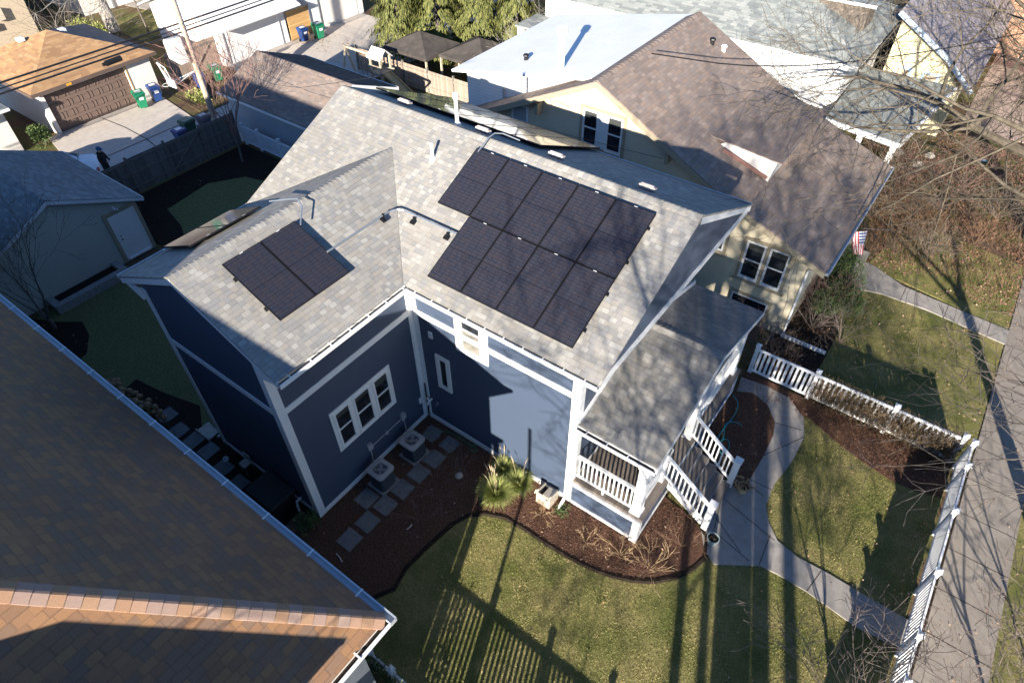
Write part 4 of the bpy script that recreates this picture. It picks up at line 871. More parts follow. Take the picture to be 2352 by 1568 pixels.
# front steps and iron railing
parts(T2, 'front_steps', M['conc'], (8.3,15.2,0,8.9,17.6,.75),(8.9,15.3,0,9.2,17.5,.5),(9.2,15.3,0,9.5,17.5,.25))
mb = MB()
for x0, y0, x1, y1 in ((8.5,15.25,9.6,15.25),(8.5,17.5,9.6,17.5)):
    mb.tube([(x0,y0,1.65),(x1,y1,.95)], .02, 5)
    for i in range(7): q = i/6; x = x0+(x1-x0)*q; mb.tube([(x,y0,.75-.7*q),(x,y0,1.65-.7*q)], .012, 4)
mb.build('iron_railing', M['black'], T2)

# --- grey-roofed house upper right
H3 = thing('grey_roof_house', 'long white-sided house with a pale grey hipped shingle roof under tree shadows', 'house', (-3,28,0))
parts(H3, 'wall', M['sid_white'], (-12,24.4,0,5.0,32.0,4.95))
mb = MB(); hy = 28.6; cs = [(5.55,23.9,5.0),(5.55,33.2,5.0),(-14,33.2,5.0),(-14,23.9,5.0)]
mb.slab([cs[3],cs[0],(1.0,hy,6.9),(-14,hy,6.9)], .06); mb.slab([cs[0],cs[1],(1.0,hy,6.9)], .06); mb.slab([cs[2],cs[1],(1.0,hy,6.9),(-14,hy,6.9)], .06); mb.build('roof', M['sh_light'], H3)
gutter(H3, (-14,23.9), (5.55,23.9), (0,-1), 5.02, mat=M['white'], debris=False, hang=0); gutter(H3, (5.55,23.9), (5.55,33.2), (1,0), 5.02, mat=plain('dark_gutter',(.08,.065,.06)), hang=0, debris=False)
window(H3,'y',24.4,-1.4,-.5,2.6,4.3,.09,out=-1)
mb = MB(); mb.ext([(2.2,5.9),(2.2,6.6),(4.6,6.5),(4.6,5.3)], 'y', 27.2, 28.8); mb.build('dormer', M['bark'], H3); mb = MB(); eslab(mb,1.9,6.75,4.9,6.6,27.0,29.2); mb.build('dormer_roof', M['sh_light'], H3); parts(H3, 'dormer_trim', M['white'], (1.9,26.96,6.52,4.9,27.0,6.66))
pr = [G(1985,152,3.25), G(1897,270,3.25), G(2065,330,2.85), G(2195,200,2.85)]
mb = MB(); mb.slab(pr, .1); mb.build('porch_roof', M['sh_light'], H3)
mb = MB(); mb.beam(pr[1]+Vector((0,-.05,-.1)), pr[2]+Vector((0,-.05,-.1)), .1, .22); mb.beam(pr[2]+Vector((.05,0,-.1)), pr[3]+Vector((.05,0,-.1)), .1, .2); mb.build('porch_fascia', M['white'], H3)
for a, u in ((.12,0),(.5,0),(.95,0)): q = pr[1].lerp(pr[2], a); parts(H3, 'porch_column', M['white'], (q.x-.12,q.y+.1,0,q.x+.12,q.y+.34,2.75))
q = pr[1].lerp(pr[2], .05); q2 = pr[1].lerp(pr[2], .95); parts(H3, 'porch_wall', M['stucco_w'], (q.x,q.y+.2,0,q2.x,q.y+.4,1.1))
mb = MB(); q = G(1410,12,3.2); parts(H3, 'rear_porch_roof', M['sh_light'], (-12.6,22.2,3.6,-9.2,24.4,3.7)); each(H3, 'rear_porch_post', M['white'], (-12.5,22.3,0,-12.2,22.6,3.6),(-9.6,22.3,0,-9.3,22.6,3.6))
# --- yellow house beyond
H4 = thing('yellow_house', 'yellow-sided house with pale blue trim, behind the tree branches at top right', 'house', (6,35,0))
y4 = 30.5; mb = MB(); mb.ext([(5.6,0),(5.6,5.3),(8.4,3.75),(9.5,2.6),(9.5,0)], 'y', 33.25, 44); mb.build('wall', M['sid_yel'], H4)
mb = MB(); mb.ext([(5.75,0),(5.75,5.2),(8.4,3.75),(9.5,2.6),(9.5,0)], 'y', y4, 33.25); mb.build('wall', M['sid_yel'], H4)
mb = MB(); mb.slab([(5.55,30.1,5.75),(8.45,30.1,4.1),(8.45,44.5,4.1),(5.55,44.5,5.75)], .08); mb.slab([(8.45,30.1,4.1),(10.1,30.1,2.75),(10.1,44.5,2.75),(8.45,44.5,4.1)], .08); mb.slab([(3.0,33.4,7.2),(5.55,33.4,5.75),(5.55,44.5,5.75),(3,44.5,7.2)], .08); mb.build('roof', plain('lilac_grey_roof',(.33,.30,.31),.9,.1,var=.1), H4)
mb = MB(); mb.beam((5.55,30.08,5.68),(8.45,30.08,4.03),.05,.24); mb.beam((8.45,30.08,4.03),(10.1,30.08,2.68),.05,.24); mb.build('rake_board', plain('pale_blue_trim',(.48,.58,.70)), H4)
for x in (6.25,7.6): window(H4,'y',y4,x,x+.85,1.5,3.1,.12,out=-1,glassmat=M['cedar'],frame=plain('pale_blue_paint',(.42,.56,.72)))
H5 = thing('brick_building', 'orange brick building at the top right corner', 'building', (14,46,0)); parts(H5, 'wall', M['brick_o'], (7.0,44.9,0,24,52,7)); parts(H5, 'coping', M['chalk'], (6.9,44.8,7,24.1,52.1,7.15)); parts(H5, 'sign_plate', plain('yellow_plate',(.8,.62,.03)), (7.25,44.86,4.1,7.75,44.9,4.9))
flat('parking_lot', [(10.3,32.5),(20.2,32.5),(20.2,44.8),(10.3,44.8)], 0.012, plain('pinkish_concrete',(.42,.33,.28),.9,.1,var=.08,vs=1.5))
# --- buildings top left
B1 = thing('brick_house', 'buff brick house with meters on its wall and a curtained back porch, top left', 'house', (-47,5,0))
parts(B1, 'wall', M['brick_y'], (-56,-2,0,-45.0,9.45,3.1)); each(B1, 'air_conditioner', M['beige'], (-45,5.7,1.3,-44.7,6.5,2.2),(-45,7.3,1.7,-44.75,7.8,2.4)); parts(B1, 'meter_box', M['ac_grey'], (-45,6.8,1.2,-44.8,7.1,1.6))
parts(B1, 'back_porch', plain('dark_brown_timber',(.10,.06,.045),.8), (-56,-2,3.1,-46,9.2,7)); 
for i, c_ in enumerate(((.62,.55,.44),(.30,.16,.30),(.70,.62,.45),(.12,.08,.07),(.62,.52,.40))): parts(B1, 'curtain', plain('curtain_cloth',c_,.9,.1), (-46,3.4+i*1.15,3.3,-45.93,4.2+i*1.15,5.6))
B2 = thing('white_building', 'big white building in full sun behind the garages, top left', 'building', (-50,18,0)); parts(B2, 'wall', M['stucco_w'], (-60,13.5,0,-46.5,24,4.8)); parts(B2, 'roof', M['membrane'], (-60.3,13.2,4.8,-46.2,24.3,4.95)); parts(B2, 'downspout', M['ac_grey'], (-46.5,15.7,0,-46.38,15.82,4.8))
flat('lawn', [(-44,13.2),(-38.2,13.2),(-38.2,18),(-44,17)], 0.012, M['grass_sheet'])
flat('path', [(-46.3,16.6),(-38.2,18.0),(-38.2,19.2),(-46.3,18.4)], 0.03, M['conc'])
B3 = thing('white_building', 'white house wall with a pale roof beyond the utility pole', 'building', (-42,24,0)); parts(B3, 'wall', M['stucco_w'], (-46,20.5,0,-38.4,29,4.6)); parts(B3, 'roof', M['membrane'], (-46.3,20.2,4.6,-38.1,29.3,4.75))
H6 = thing('white_building', 'white stucco house past the grey hipped roof at the top edge', 'building', (-6,46,0)); parts(H6, 'wall', M['stucco_w'], (-20,38,0,4,50,6)); parts(H6, 'roof', M['sh_light'], (-20.3,37.7,6,4.3,50.3,6.2))

# ------------------------------------------------------------------ fences
def picket_fence(name, label, a, b, h=1.05, posts=None, pick=.13, pw=.075, mat=None, group=None, base=.10):
    mat = mat or M['vinyl']; a, b = Vector((*a,0)), Vector((*b,0)); L = (b-a).length; d = (b-a)/L; al_x = abs(d.x) > .5
    t = thing(name, label, 'fence', tuple(a), group)
    for s_ in posts:
        p = a+d*s_; mb = MB(); mb.box(p.x-.065,p.y-.065,0,p.x+.065,p.y+.065,h+.14); mb.box(p.x-.085,p.y-.085,h+.14,p.x+.085,p.y+.085,h+.17); mb.add([(p.x-.07,p.y-.07,h+.17),(p.x+.07,p.y-.07,h+.17),(p.x+.07,p.y+.07,h+.17),(p.x-.07,p.y+.07,h+.17),(p.x,p.y,h+.22)], [(0,1,4),(1,2,4),(2,3,4),(3,0,4)]); mb.build('post', mat, t)
    for i in range(len(posts)-1):
        p, q = a+d*(posts[i]+.065), a+d*(posts[i+1]-.065)
        for z, hh_ in ((h-.04,.09),(base+.06,.09)): mb = MB(); mb.beam(p+Vector((0,0,z)), q+Vector((0,0,z)), .05, hh_); mb.build('rail', mat, t)
        mb = MB(); n_k = int((q-p).length/pick)
        for j in range(n_k):
            c = p.lerp(q, (j+.5)/n_k)
            if al_x: mb.box(c.x-pw/2,c.y-.012,base+.1,c.x+pw/2,c.y+.012,h-.08)
            else: mb.box(c.x-.012,c.y-pw/2,base+.1,c.x+.012,c.y+pw/2,h-.08)
        mb.build('pickets', mat, t)
    return t
picket_fence('picket_fence', 'white picket fence along the sidewalk at the right', (14.65,-9.0), (14.65,8.1), posts=[0,1.9,3.8,5.7,7.6,8.93,10.2,12.15,14.3,16.1,17.1], pick=.118, mat=M['vinyl'], h=1.2)
picket_fence('picket_fence', 'white picket fence between the two front yards, vines over its far half', (7.9,8.2), (14.5,8.2), posts=[0.05,2.1,4.55,6.5], pick=.155, pw=.085, h=1.2)
picket_fence('picket_fence', 'white picket fence beside the rust-brown roof at the bottom edge', (4.2,-6.77), (14.5,-6.77), posts=[.05,.78,2.6,4.4,6.2,8.0,10.2], pick=.135, mat=M['vinyl_d'])
picket_fence('picket_fence', 'bluish white picket fence in shade beside the brown-roofed garage', (-20.3,8.2), (-15.0,8.2), posts=[.05,1.3,3.0,4.9], pick=.12)
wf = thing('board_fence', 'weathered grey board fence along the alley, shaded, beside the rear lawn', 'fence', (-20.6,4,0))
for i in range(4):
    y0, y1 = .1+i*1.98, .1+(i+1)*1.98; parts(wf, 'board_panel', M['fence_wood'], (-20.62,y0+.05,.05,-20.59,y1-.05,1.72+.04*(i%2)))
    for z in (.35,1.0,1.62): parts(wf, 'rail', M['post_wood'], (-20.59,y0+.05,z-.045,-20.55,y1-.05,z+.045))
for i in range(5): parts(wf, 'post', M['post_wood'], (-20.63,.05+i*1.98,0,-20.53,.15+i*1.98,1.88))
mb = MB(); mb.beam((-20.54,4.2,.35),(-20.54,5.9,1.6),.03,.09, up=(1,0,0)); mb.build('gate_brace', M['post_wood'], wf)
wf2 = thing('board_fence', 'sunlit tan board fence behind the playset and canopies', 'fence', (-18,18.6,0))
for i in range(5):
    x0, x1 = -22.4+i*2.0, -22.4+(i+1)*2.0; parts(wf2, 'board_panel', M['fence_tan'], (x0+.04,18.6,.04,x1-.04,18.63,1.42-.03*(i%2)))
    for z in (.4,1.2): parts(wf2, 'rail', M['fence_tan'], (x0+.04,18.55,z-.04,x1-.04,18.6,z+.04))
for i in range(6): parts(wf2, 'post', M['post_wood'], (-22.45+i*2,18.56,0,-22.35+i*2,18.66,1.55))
cf = thing('cedar_fence', 'bright new cedar fence panel between two white garages', 'fence', (-29.7,20.2,0)); parts(cf, 'board_panel', M['fence_new'], (-29.72,19.25,.05,-29.68,21.1,1.9)); parts(cf, 'post', M['fan'], (-29.66,21.08,0,-29.6,21.14,2.0))
cg = thing('wooden_gate', 'weathered wooden gate with ivy, under the utility pole box', 'gate', (-30,11.6,0)); parts(cg, 'board_panel', M['fence_tan'], (-30.4,10.4,.05,-30.36,13.9,1.8)); parts(cg, 'frame', M['post_wood'], (-30.36,11.9,0,-30.3,12.0,1.85),(-30.36,10.4,1.5,-30.33,13.9,1.6)); mb = MB(); mb.beam((-30.33,12.1,.3),(-30.33,13.6,1.6),.03,.1,up=(1,0,0)); mb.build('brace', M['post_wood'], cg)

# ------------------------------------------------------------------ objects in the yards
# air conditioners
def ac(cx_, cy_, label):
    t = thing('air_conditioner', label, 'air conditioner', (cx_,cy_,0), 'air conditioners beside the wing wall')
    z0 = .06; w_ = .29
    def rr(k, r=.10, n=5):
        o = []
        for sx, sy_, a0 in ((1,1,0),(-1,1,90),(-1,-1,180),(1,-1,270)):
            for i in range(n+1):
                a = R(a0+90*i/n); o.append((cx_+sx*(k-r)+r*math.cos(a), cy_+sy_*(k-r)+r*math.sin(a)))
        return o
    mb = MB(); mb.prism(rr(w_), z0, .70); mb.build('louvred_body', M['ac_dark'], t)
    mb = MB(); out_ = rr(w_+.03, .12); n = len(out_); inn = [(cx_+.225*math.cos(R(45/2+360*i/n)), cy_+.225*math.sin(R(45/2+360*i/n))) for i in range(n)]
    # align inner ring to outer by angle
    inn = [(cx_+.225*math.cos(math.atan2(q[1]-cy_,q[0]-cx_)), cy_+.225*math.sin(math.atan2(q[1]-cy_,q[0]-cx_))) for q in out_]
    for i in range(n):
        k = (i+1)%n; a, b, c, d = out_[i], out_[k], inn[k], inn[i]
        mb.face((*a,.765),(*b,.765),(*c,.775),(*d,.775)); mb.face((*b,.765),(*a,.765),(*a,.70),(*b,.70)); mb.face((*d,.775),(*c,.775),(*c,.66),(*d,.66))
    mb.build('top_cover', M['ac_grey'], t)
    mb = MB(); mb.lathe((cx_,cy_,.69),[(0.001,0),(.225,0)],20); mb.build('fan_well', M['black'], t)
    mb = MB()
    for i in range(4):
        a = R(90*i+20); c, s_ = math.cos(a), math.sin(a); c2_, s2 = math.cos(a+.62), math.sin(a+.62)
        mb.face((cx_+.05*c,cy_+.05*s_,.715),(cx_+.20*c,cy_+.20*s_,.705),(cx_+.20*c2_,cy_+.20*s2,.735),(cx_+.06*c2_,cy_+.06*s2,.73))
    mb.build('fan', M['fan'], t)
    mb = MB(); mb.lathe((cx_,cy_,.73),[(0.001,.02),(.07,.02),(.075,0),(.07,-.03)],14); mb.build('motor_cap', M['fan'], t)
    mb = MB()
    for i in range(8):
        a = R(45*i); mb.tube([(cx_+.05*math.cos(a),cy_+.05*math.sin(a),.772),(cx_+.23*math.cos(a),cy_+.23*math.sin(a),.772)], .004, 4)
    for r_ in (.1,.15,.2): mb.tube([(cx_+r_*math.cos(R(a)),cy_+r_*math.sin(R(a)),.776) for a in range(0,361,18)], .003, 4)
    mb.build('fan_guard', M['ac_grey'], t)
    for q in ((-.18,-.18),(.18,-.18),(.18,.18),(-.18,.18)): mb = MB(); mb.box(cx_+q[0]-.04,cy_+q[1]-.04,.05,cx_+q[0]+.04,cy_+q[1]+.04,.061); mb.build('foot', M['black'], t)
    s_ = thing('concrete_pad', label.replace('grey air conditioner', 'flat concrete pad under the air conditioner'), 'pad', (cx_,cy_,0), 'pads under the air conditioners')
    mb = MB(); mb.box(cx_-.36,cy_-.36,0,cx_+.36,cy_+.36,.06); mb.build('slab', M['pad'], s_)
ac(.68,-1.44,'grey air conditioner nearest the inner corner'); ac(.64,-2.79,'grey air conditioner under the three windows')
# stepping stones
stones = [(1.33,-1.23),(1.30,-1.92),(1.28,-2.64),(1.25,-3.35),(1.22,-4.05),(1.20,-4.75),(1.36,-.53),(.63,-3.51),(.62,-.53)]
desc = ['square bluestone slab right of the inner air conditioner','square bluestone slab between the two air conditioners','square bluestone slab beside the lower air conditioner','square bluestone slab left of a leafy bare branch','square bluestone slab, third from the brown roof gutter','square bluestone slab, cut off by the brown roof gutter','ragged bluestone slab under the green hose','broad bluestone slab closest to the wing corner','broken bluestone slab against the inner corner']
for (x, y), d_ in zip(stones, desc):
    rn = random.Random(int(x*100+y*1000)); pts = []; rag = 'r' if 'ragged' in d_ or 'broken' in d_ else ''
    for i in range(20):
        s_ = i/5; e = .275; k = int(s_); f = s_-k
        p_ = [(-e+2*e*f,-e),(e,-e+2*e*f),(e-2*e*f,e),(-e,e-2*e*f)][k]; j = .06 if rag else .012
        pts.append((x+p_[0]*(1-rn.random()*j*3 if rag else 1)+rn.uniform(-j,j)*.5, y+p_[1]*(1-rn.random()*j*3 if rag else 1)+rn.uniform(-j,j)*.5))
    mb = MB(); mb.prism(pts, .03, .075); o = mb.build('paving_slab', M['stone']); tag(o, d_, 'paving slab', 'stepping stones beside the wing')
for i, (u, v) in enumerate(((385,955),(412,990),(446,1012),(481,1036),(513,1076),(548,1112))):
    p_ = G(u, v); rn = random.Random(i); mb = MB(); mb.prism([(p_.x+x_*.27+rn.uniform(-.02,.02), p_.y+y_*.27+rn.uniform(-.02,.02)) for x_, y_ in ((-1,-1),(0,-1.03),(1,-1),(1.02,0),(1,1),(0,1),(-1,.98),(-1.02,0))], .02, .055)
    tag(mb.build('stepping_stone', M['stone']), '%s shaded stepping stone counted from the dried hydrangeas in the side passage' % ordn[i], 'stepping stone', 'stepping stones in the side passage')
def tube_thing(name, label, cat, pts, r, mat, n=6, smooth=2):
    P = [Vector(p) for p in pts]
    for _ in range(smooth):
        Q = [P[0]]
        for a, b in zip(P, P[1:]): Q += [a.lerp(b,.25), a.lerp(b,.75)]
        P = Q + [P[-1]]
    mb = MB(); mb.tube(P, r, n); o = mb.build(name, mat); return tag(o, label, cat)
hz = lambda pts, z: [tuple(G(u,v,z)) for u, v in pts]
tube_thing('garden_hose', 'thin green hose looping over the mulch by the inner corner', 'hose', hz([(974,999),(1000,992),(1020,989),(1045,997),(1070,1015),(1085,1024),(1097,1030),(1096,1036),(1084,1036),(1078,1028),(1084,1021),(1096,1022)],.07), .011, M['hose_g'])
tube_thing('garden_hose', 'coiled teal hose in the round mulch bed by the porch', 'hose', hz([(1684,908),(1697,925),(1690,950),(1670,975),(1650,1000),(1642,1030),(1650,1015),(1668,1005),(1678,1020),(1668,1040),(1655,1042),(1650,1025),(1665,1000),(1662,975),(1680,967),(1700,972),(1705,980)],.09), .016, M['hose_t'])
# soccer-like white hub by the passage, hose loop
p_ = G(604/1, 1095) if False else G(606,1096)
tube_thing('garden_hose', 'dark hose curled on the stepping stones of the side passage', 'hose', hz([(552,1010),(540,1035),(545,1060),(575,1085),(610,1095),(640,1080),(632,1050)],.06), .014, M['black'])
p_ = G(519,1054,.08); t = thing('white_ball', 'small white patterned ball on the dark soil of the side passage', 'ball', tuple(p_)); mb = MB(); mb.ball(tuple(p_), .10, 10); mb.build('shell', M['vinyl'], t); mb = MB(); mb.ball((p_.x+.01,p_.y-.015,p_.z+.06), .045, 6); mb.build('patch', M['blue_bin'], t)
# tub with cover
t = thing('hot_tub', 'dark covered tub standing against the gable wall in deep shade', 'tub', (-1.4,-5.2,0)); parts(t, 'cabinet', M['black'], (-1.95,-5.62,.02,-.85,-4.85,.78), bevel=.05); parts(t, 'cover', M['hot'], (-2.0,-5.67,.78,-.80,-4.80,.88), bevel=.03)
t = thing('brick_edging', 'small brick paved strip at the foot of the brown roof wall', 'brick paving', (-.5,-5.9,0)); parts(t, 'bricks', M['brick_pave'], (-2.4,-6.1,.0,-.25,-5.75,.06),(-.65,-5.75,.0,-.25,-4.95,.06))
t = thing('folding_chair', 'small pale folding chair in the dark side passage', 'chair', (-3.1,-4.95,0)); parts(t, 'seat', M['chalk'], (-3.25,-5.1,.40,-2.95,-4.85,.43)); parts(t, 'backrest', M['chalk'], (-3.25,-4.84,.43,-2.95,-4.81,.75))
for x in (-3.24,-2.98):
    for y in (-5.09,-4.85): parts(t, 'leg', M['ac_grey'], (x,y,.02,x+.02,y+.02,.40))
t = thing('downspout_splash', 'pale splash block lying by the west corner of the gable wall', 'splash block', (-5.2,-4.85,0)); mb = MB(); mb.slab([(-5.75,-4.95,.05),(-5.05,-5.0,.10),(-5.05,-4.62,.12),(-5.75,-4.55,.05)], .04); mb.build('tray', M['chalk'], t); parts(t, 'lip', M['chalk'], (-5.75,-5.02,.03,-5.05,-4.98,.14))
# beige reel box
t = thing('hose_reel_box', 'beige plastic hose reel box standing against the sunlit blue wall', 'hose reel', (5.05,-.35,0)); bx0, bx1, by0, by1 = 4.80,5.28,-.58,-.12
mb = MB(); mb.ext([(by0,.05),(by1,.05),(by1,.50),(by0+.08,.62),(by0,.58)], 'x', bx0, bx0+.04); mb.ext([(by0,.05),(by1,.05),(by1,.50),(by0+.08,.62),(by0,.58)], 'x', bx1-.04, bx1); mb.box(bx0+.04,by0,.05,bx1-.04,by0+.03,.56); mb.box(bx0+.04,by1-.03,.05,bx1-.04,by1,.42); mb.build('side_wall', M['beige'], t)
mb = MB(); mb.slab([(bx0+.2,by0+.03,.57),(bx1-.04,by0+.03,.57),(bx1-.04,by1-.05,.50),(bx0+.2,by1-.05,.50)], .02); mb.build('lid', M['beige'], t); parts(t, 'inside', M['black'], (bx0+.04,by0+.03,.07,bx0+.2,by1-.03,.30))
mb = MB(); mb.tube([(bx0-.02,-.4,.34),(bx0-.12,-.4,.34),(bx0-.12,-.48,.26)], .025, 8); mb.build('crank', M['beige'], t); parts(t, 'latch', M['black'], (bx1-.16,by0-.003,.44,bx1-.06,by0+.04,.5))
# pots
def pot(label, c, r, h, mat, plant):
    t = thing('plant_pot', label, 'plant pot', tuple(c)); mb = MB(); mb.lathe(tuple(c),[(.001,.01),(r*.72,.01),(r*.95,h*.85),(r*1.06,h*.87),(r*1.06,h),(r*.92,h),(r*.88,h*.8)],20); mb.build('bowl', M[mat], t)
    mb = MB(); mb.lathe(tuple(c),[(.001,h*.86),(r*.88,h*.84)],16); mb.build('soil', M['soil'], t)
    mb = MB(); rn = random.Random(plant)
    for i in range(26 if plant else 12):
        a = rn.uniform(0,6.28); l = rn.uniform(.1,.32) if plant else rn.uniform(.03,.12); q = Vector(c)+Vector((0,0,h*.85)); mb.tube([q, q+Vector((math.cos(a)*l*.4,math.sin(a)*l*.4,l*.7)), q+Vector((math.cos(a)*l,math.sin(a)*l,l*.6))], .008 if plant else .005, 3)
        if plant: mb.ball(tuple(q+Vector((math.cos(a)*l,math.sin(a)*l,l*.6))), .04, 4)
    mb.build('dry_plant', M['hyd'], t)
pot('tan ceramic pot with withered plant at the upper newel post of the steps', G(1704,1128,.05), .17, .30, 'pot_tan', 3)
pot('grey-green glazed pot of bare soil at the foot of the steps', G(1634,1245,.05), .17, .28, 'pot_teal', 0)
mb = MB(); p_ = G(1689,1083,.06); t = thing('garden_lantern', 'small dark metal lantern and black tray beside the upper newel', 'lantern', tuple(p_)); mb.lathe(tuple(p_),[(.07,0),(.05,.03),(.02,.06),(.015,.35),(.06,.38),(.05,.48),(.001,.52)],10); mb.build('lantern_body', M['fan'], t); parts(t, 'tray', M['black'], (p_.x-.16,p_.y-.28,.06,p_.x+.08,p_.y-.06,.12))

# rolling bins
def make_bin(mat, label, loc, rz, lidcol=None, group='rolling bins along the alley', sticker=True, s=1.0):
    t = thing('rolling_bin', label, 'bin', (0,0,0), group, local=True)
    mb = MB(); b0, b1, h0, h1 = .21, .29, .10, .92
    vs = [(-b0,-b0,h0),(b0,-b0,h0),(b0,b0,h0),(-b0,b0,h0),(-b1,-b1-.04,h1),(b1,-b1-.04,h1),(b1,b1+.02,h1),(-b1,b1+.02,h1)]
    mb.add(vs, [(0,3,2,1),(0,1,5,4),(1,2,6,5),(2,3,7,6),(3,0,4,7),(4,5,6,7)]); mb.box(-b1-.02,-b1-.06,h1-.07,b1+.02,b1+.03,h1); mb.build('body', M[mat], t, bevel=.015)
    mb = MB(); mb.add([(-.32,-.36,.92),(.32,-.36,.92),(.32,.34,.94),(-.32,.34,.94),(-.27,-.28,1.0),(.27,-.28,1.0),(.27,.28,1.03),(-.27,.28,1.03)], [(0,3,2,1),(4,5,6,7),(0,1,5,4),(1,2,6,5),(2,3,7,6),(3,0,4,7)]); ld = mb.build('lid', M[lidcol or mat], t, bevel=.02)
    if sticker: mb = MB(); mb.box(-.16,-.16,1.018,.16,.12,1.034); mb.build('label_plate', M['label'], ld); mb = MB(); mb.box(-.10,-.325,.6,.14,-.31,.75) ; mb.build('sticker', M['label'], t)
    mb = MB(); mb.tube([(-.24,.40,.96),(.24,.40,.96)], .018, 6); mb.build('handle', M['black'], t)
    for x in (-.24,.20): mb = MB(); mb.tube([(x,.24,.10),(x+.05,.24,.10)], .10, 12); mb.build('wheel', M['black'], t)
    t.location = loc; t.rotation_euler = (0,0,rz); t.scale = (s,)*3; return t
make_bin('green_bin','bright green bin on the apron left of a blue bin, brown garage door behind',(-28.75,7.35,.02),R(75))
make_bin('blue_bin','faded blue bin beside the corner of the brown-door garage',(-28.85,8.35,.02),R(80),'blue_bin')
make_bin('green_bin','green bin behind the young tree near a white garage corner',(-28.3,12.2,.02),R(80))
make_bin('blue_bin','blue bin half hidden behind the utility pole',(-28.2,10.95,.02),R(80))
make_bin('blue_bin','small blue bin leaning at the cedar fence panel',(-28.9,19.7,.03),R(85),s=.95)
make_bin('green_bin','tall green bin with white stickers, right of the cedar fence bin',(-28.4,20.65,.03),R(85),s=1.05)
make_bin('blue_bin','dark blue bin in shade, nearest the fence gate',(-22.75,6.05,.02),R(-88))
make_bin('green_dk','dark green bin in shade behind the board fence',(-23.25,6.85,.02),R(-88),sticker=False,s=1.08)
make_bin('grey_bin','blue-grey lidded bin at the foot of the utility pole',(-23.1,7.75,.02),R(-88))
# utility pole, wires, hoop
t = thing('utility_pole', 'tall leaning-looking wooden utility pole rising beside the alley', 'utility pole', (-24.0,8.83,0)); mb = MB(); mb.tube([(-24,8.83,-.1),(-24.0,8.83,11)], [.17,.13], 12); mb.build('shaft', M['pole'], t); mb = MB(); mb.tube([(-23.83,8.83,.2),(-23.84,8.83,8)], .03, 5); mb.build('ground_wire', M['fan'], t)
t = thing('pole_box', 'white metal box hung on the utility pole', 'equipment box', (-23.95,8.05,4.1)); mb = MB(); mb.ext([(7.62,3.85),(7.62,4.85),(8.42,4.75),(8.46,3.50),(7.98,3.48)], 'x', -24.12, -23.80); mb.build('case', M['white'], t)
t = thing('basketball_hoop', 'white metal basketball hoop frame fixed to the utility pole', 'basketball hoop', (-24,8,2.8))
parts(t, 'backboard', M['label'], (-24.35,7.15,2.55,-23.6,7.21,3.0)); mb = MB()
for a, b in (((-24.2,7.2,2.7),(-24,8.7,2.9)),((-23.7,7.2,2.7),(-24,8.7,2.9)),((-24.3,7.15,3.0),(-24.1,6.9,3.9)),((-23.8,7.15,3.0),(-23.9,7.1,3.6)),((-24.1,6.9,3.9),(-23.9,7.1,3.6)),((-24.1,6.9,3.9),(-24.0,7.15,2.95)),((-23.9,7.1,3.6),(-24.3,7.15,2.95))): mb.tube([a, b], .028, 5)
mb.build('brackets', M['white'], t); mb = MB(); mb.tube([(-24+.22*math.cos(R(a)),6.93+.22*math.sin(R(a)),2.75) for a in range(0,361,24)], .012, 5, cap=False); mb.build('rim', M['white'], t)
for i, (z, r_) in enumerate(((5.30,.045),(5.08,.03),(4.88,.045))):
    sag = [(-24.0, -14+3.0*j, z-.12*0+.0016*((-14+3.0*j)-8)**2*.3 - .15*abs(math.sin(math.pi*(-14+3.0*j-8.8)/40))*0) for j in range(24)]
    tube_thing('overhead_cable', '%s of the three thick black cables crossing above the brown-door garage' % ('topmost','middle','lowest')[i], 'cable', sag, r_, M['black'], 5, 0)['group'] = 'overhead cables along the alley'
t = thing('splice_case', 'black cylindrical splice case hanging from the lowest cable', 'splice case', (-24,4.7,4.7)); mb = MB(); mb.tube([(-24,4.45,4.66),(-24,5.25,4.68)], .13, 12); mb.tube([(-24,4.30,4.66),(-24,4.45,4.66)], .08, 8); mb.build('case', M['black'], t)
tube_thing('service_cable', 'thin dark service cable sagging above the tan house roof', 'cable', [(1.0,11.4,8.55),(4,13.6,8.0),(7.5,17.5,7.9),(12,23,8.4)], .02, M['black'], 4, 2)
for i, (za, xb, yb, zb_) in enumerate(((5.3,-4,3.7,9.2),(5.1,0,5.6,7.4),(5.3,3,9.0,6.4))): tube_thing('service_cable', ('highest','middle','lowest')[i]+' of the hair-thin service cables fanning over the brown garage roof', 'cable', [(-24,8.8,za),(-14,8.8+(yb-8.8)*.5,min(za,zb_)-.1),(xb,yb,zb_)], .009, M['black'], 3, 2)['group'] = 'service cables from the utility pole'

# playset and canopies
t = thing('playset', 'pale timber swing set with a little white roof and tan slide, by the board fence', 'playset', (-18.5,17.3,0)); O_ = (-18.9,17.25)
for x, y in ((-19.3,16.9),(-18.5,16.9),(-19.3,17.7),(-18.5,17.7)): parts(t, 'post', M['cedar'], (x-.05,y-.05,0,x+.05,y+.05,2.1))
parts(t, 'platform', M['cedar'], (-19.35,16.85,1.15,-18.45,17.75,1.22)); mb = MB(); mb.slab([(-19.45,16.75,2.05),(-18.35,16.75,2.05),(-18.35,17.3,2.55),(-19.45,17.3,2.55)], .04); mb.slab([(-19.45,17.85,2.05),(-18.35,17.85,2.05),(-18.35,17.3,2.55),(-19.45,17.3,2.55)], .04); mb.build('roof', M['white'], t)
mb = MB(); mb.beam((-19.3,17.3,2.0),(-21.9,17.3,2.0),.1,.12); mb.build('swing_beam', M['cedar'], t)
for y in (16.7,17.9): mb = MB(); mb.beam((-21.8,17.3,2.0),(-21.9,y,0),.09,.09); mb.build('post', M['cedar'], t)
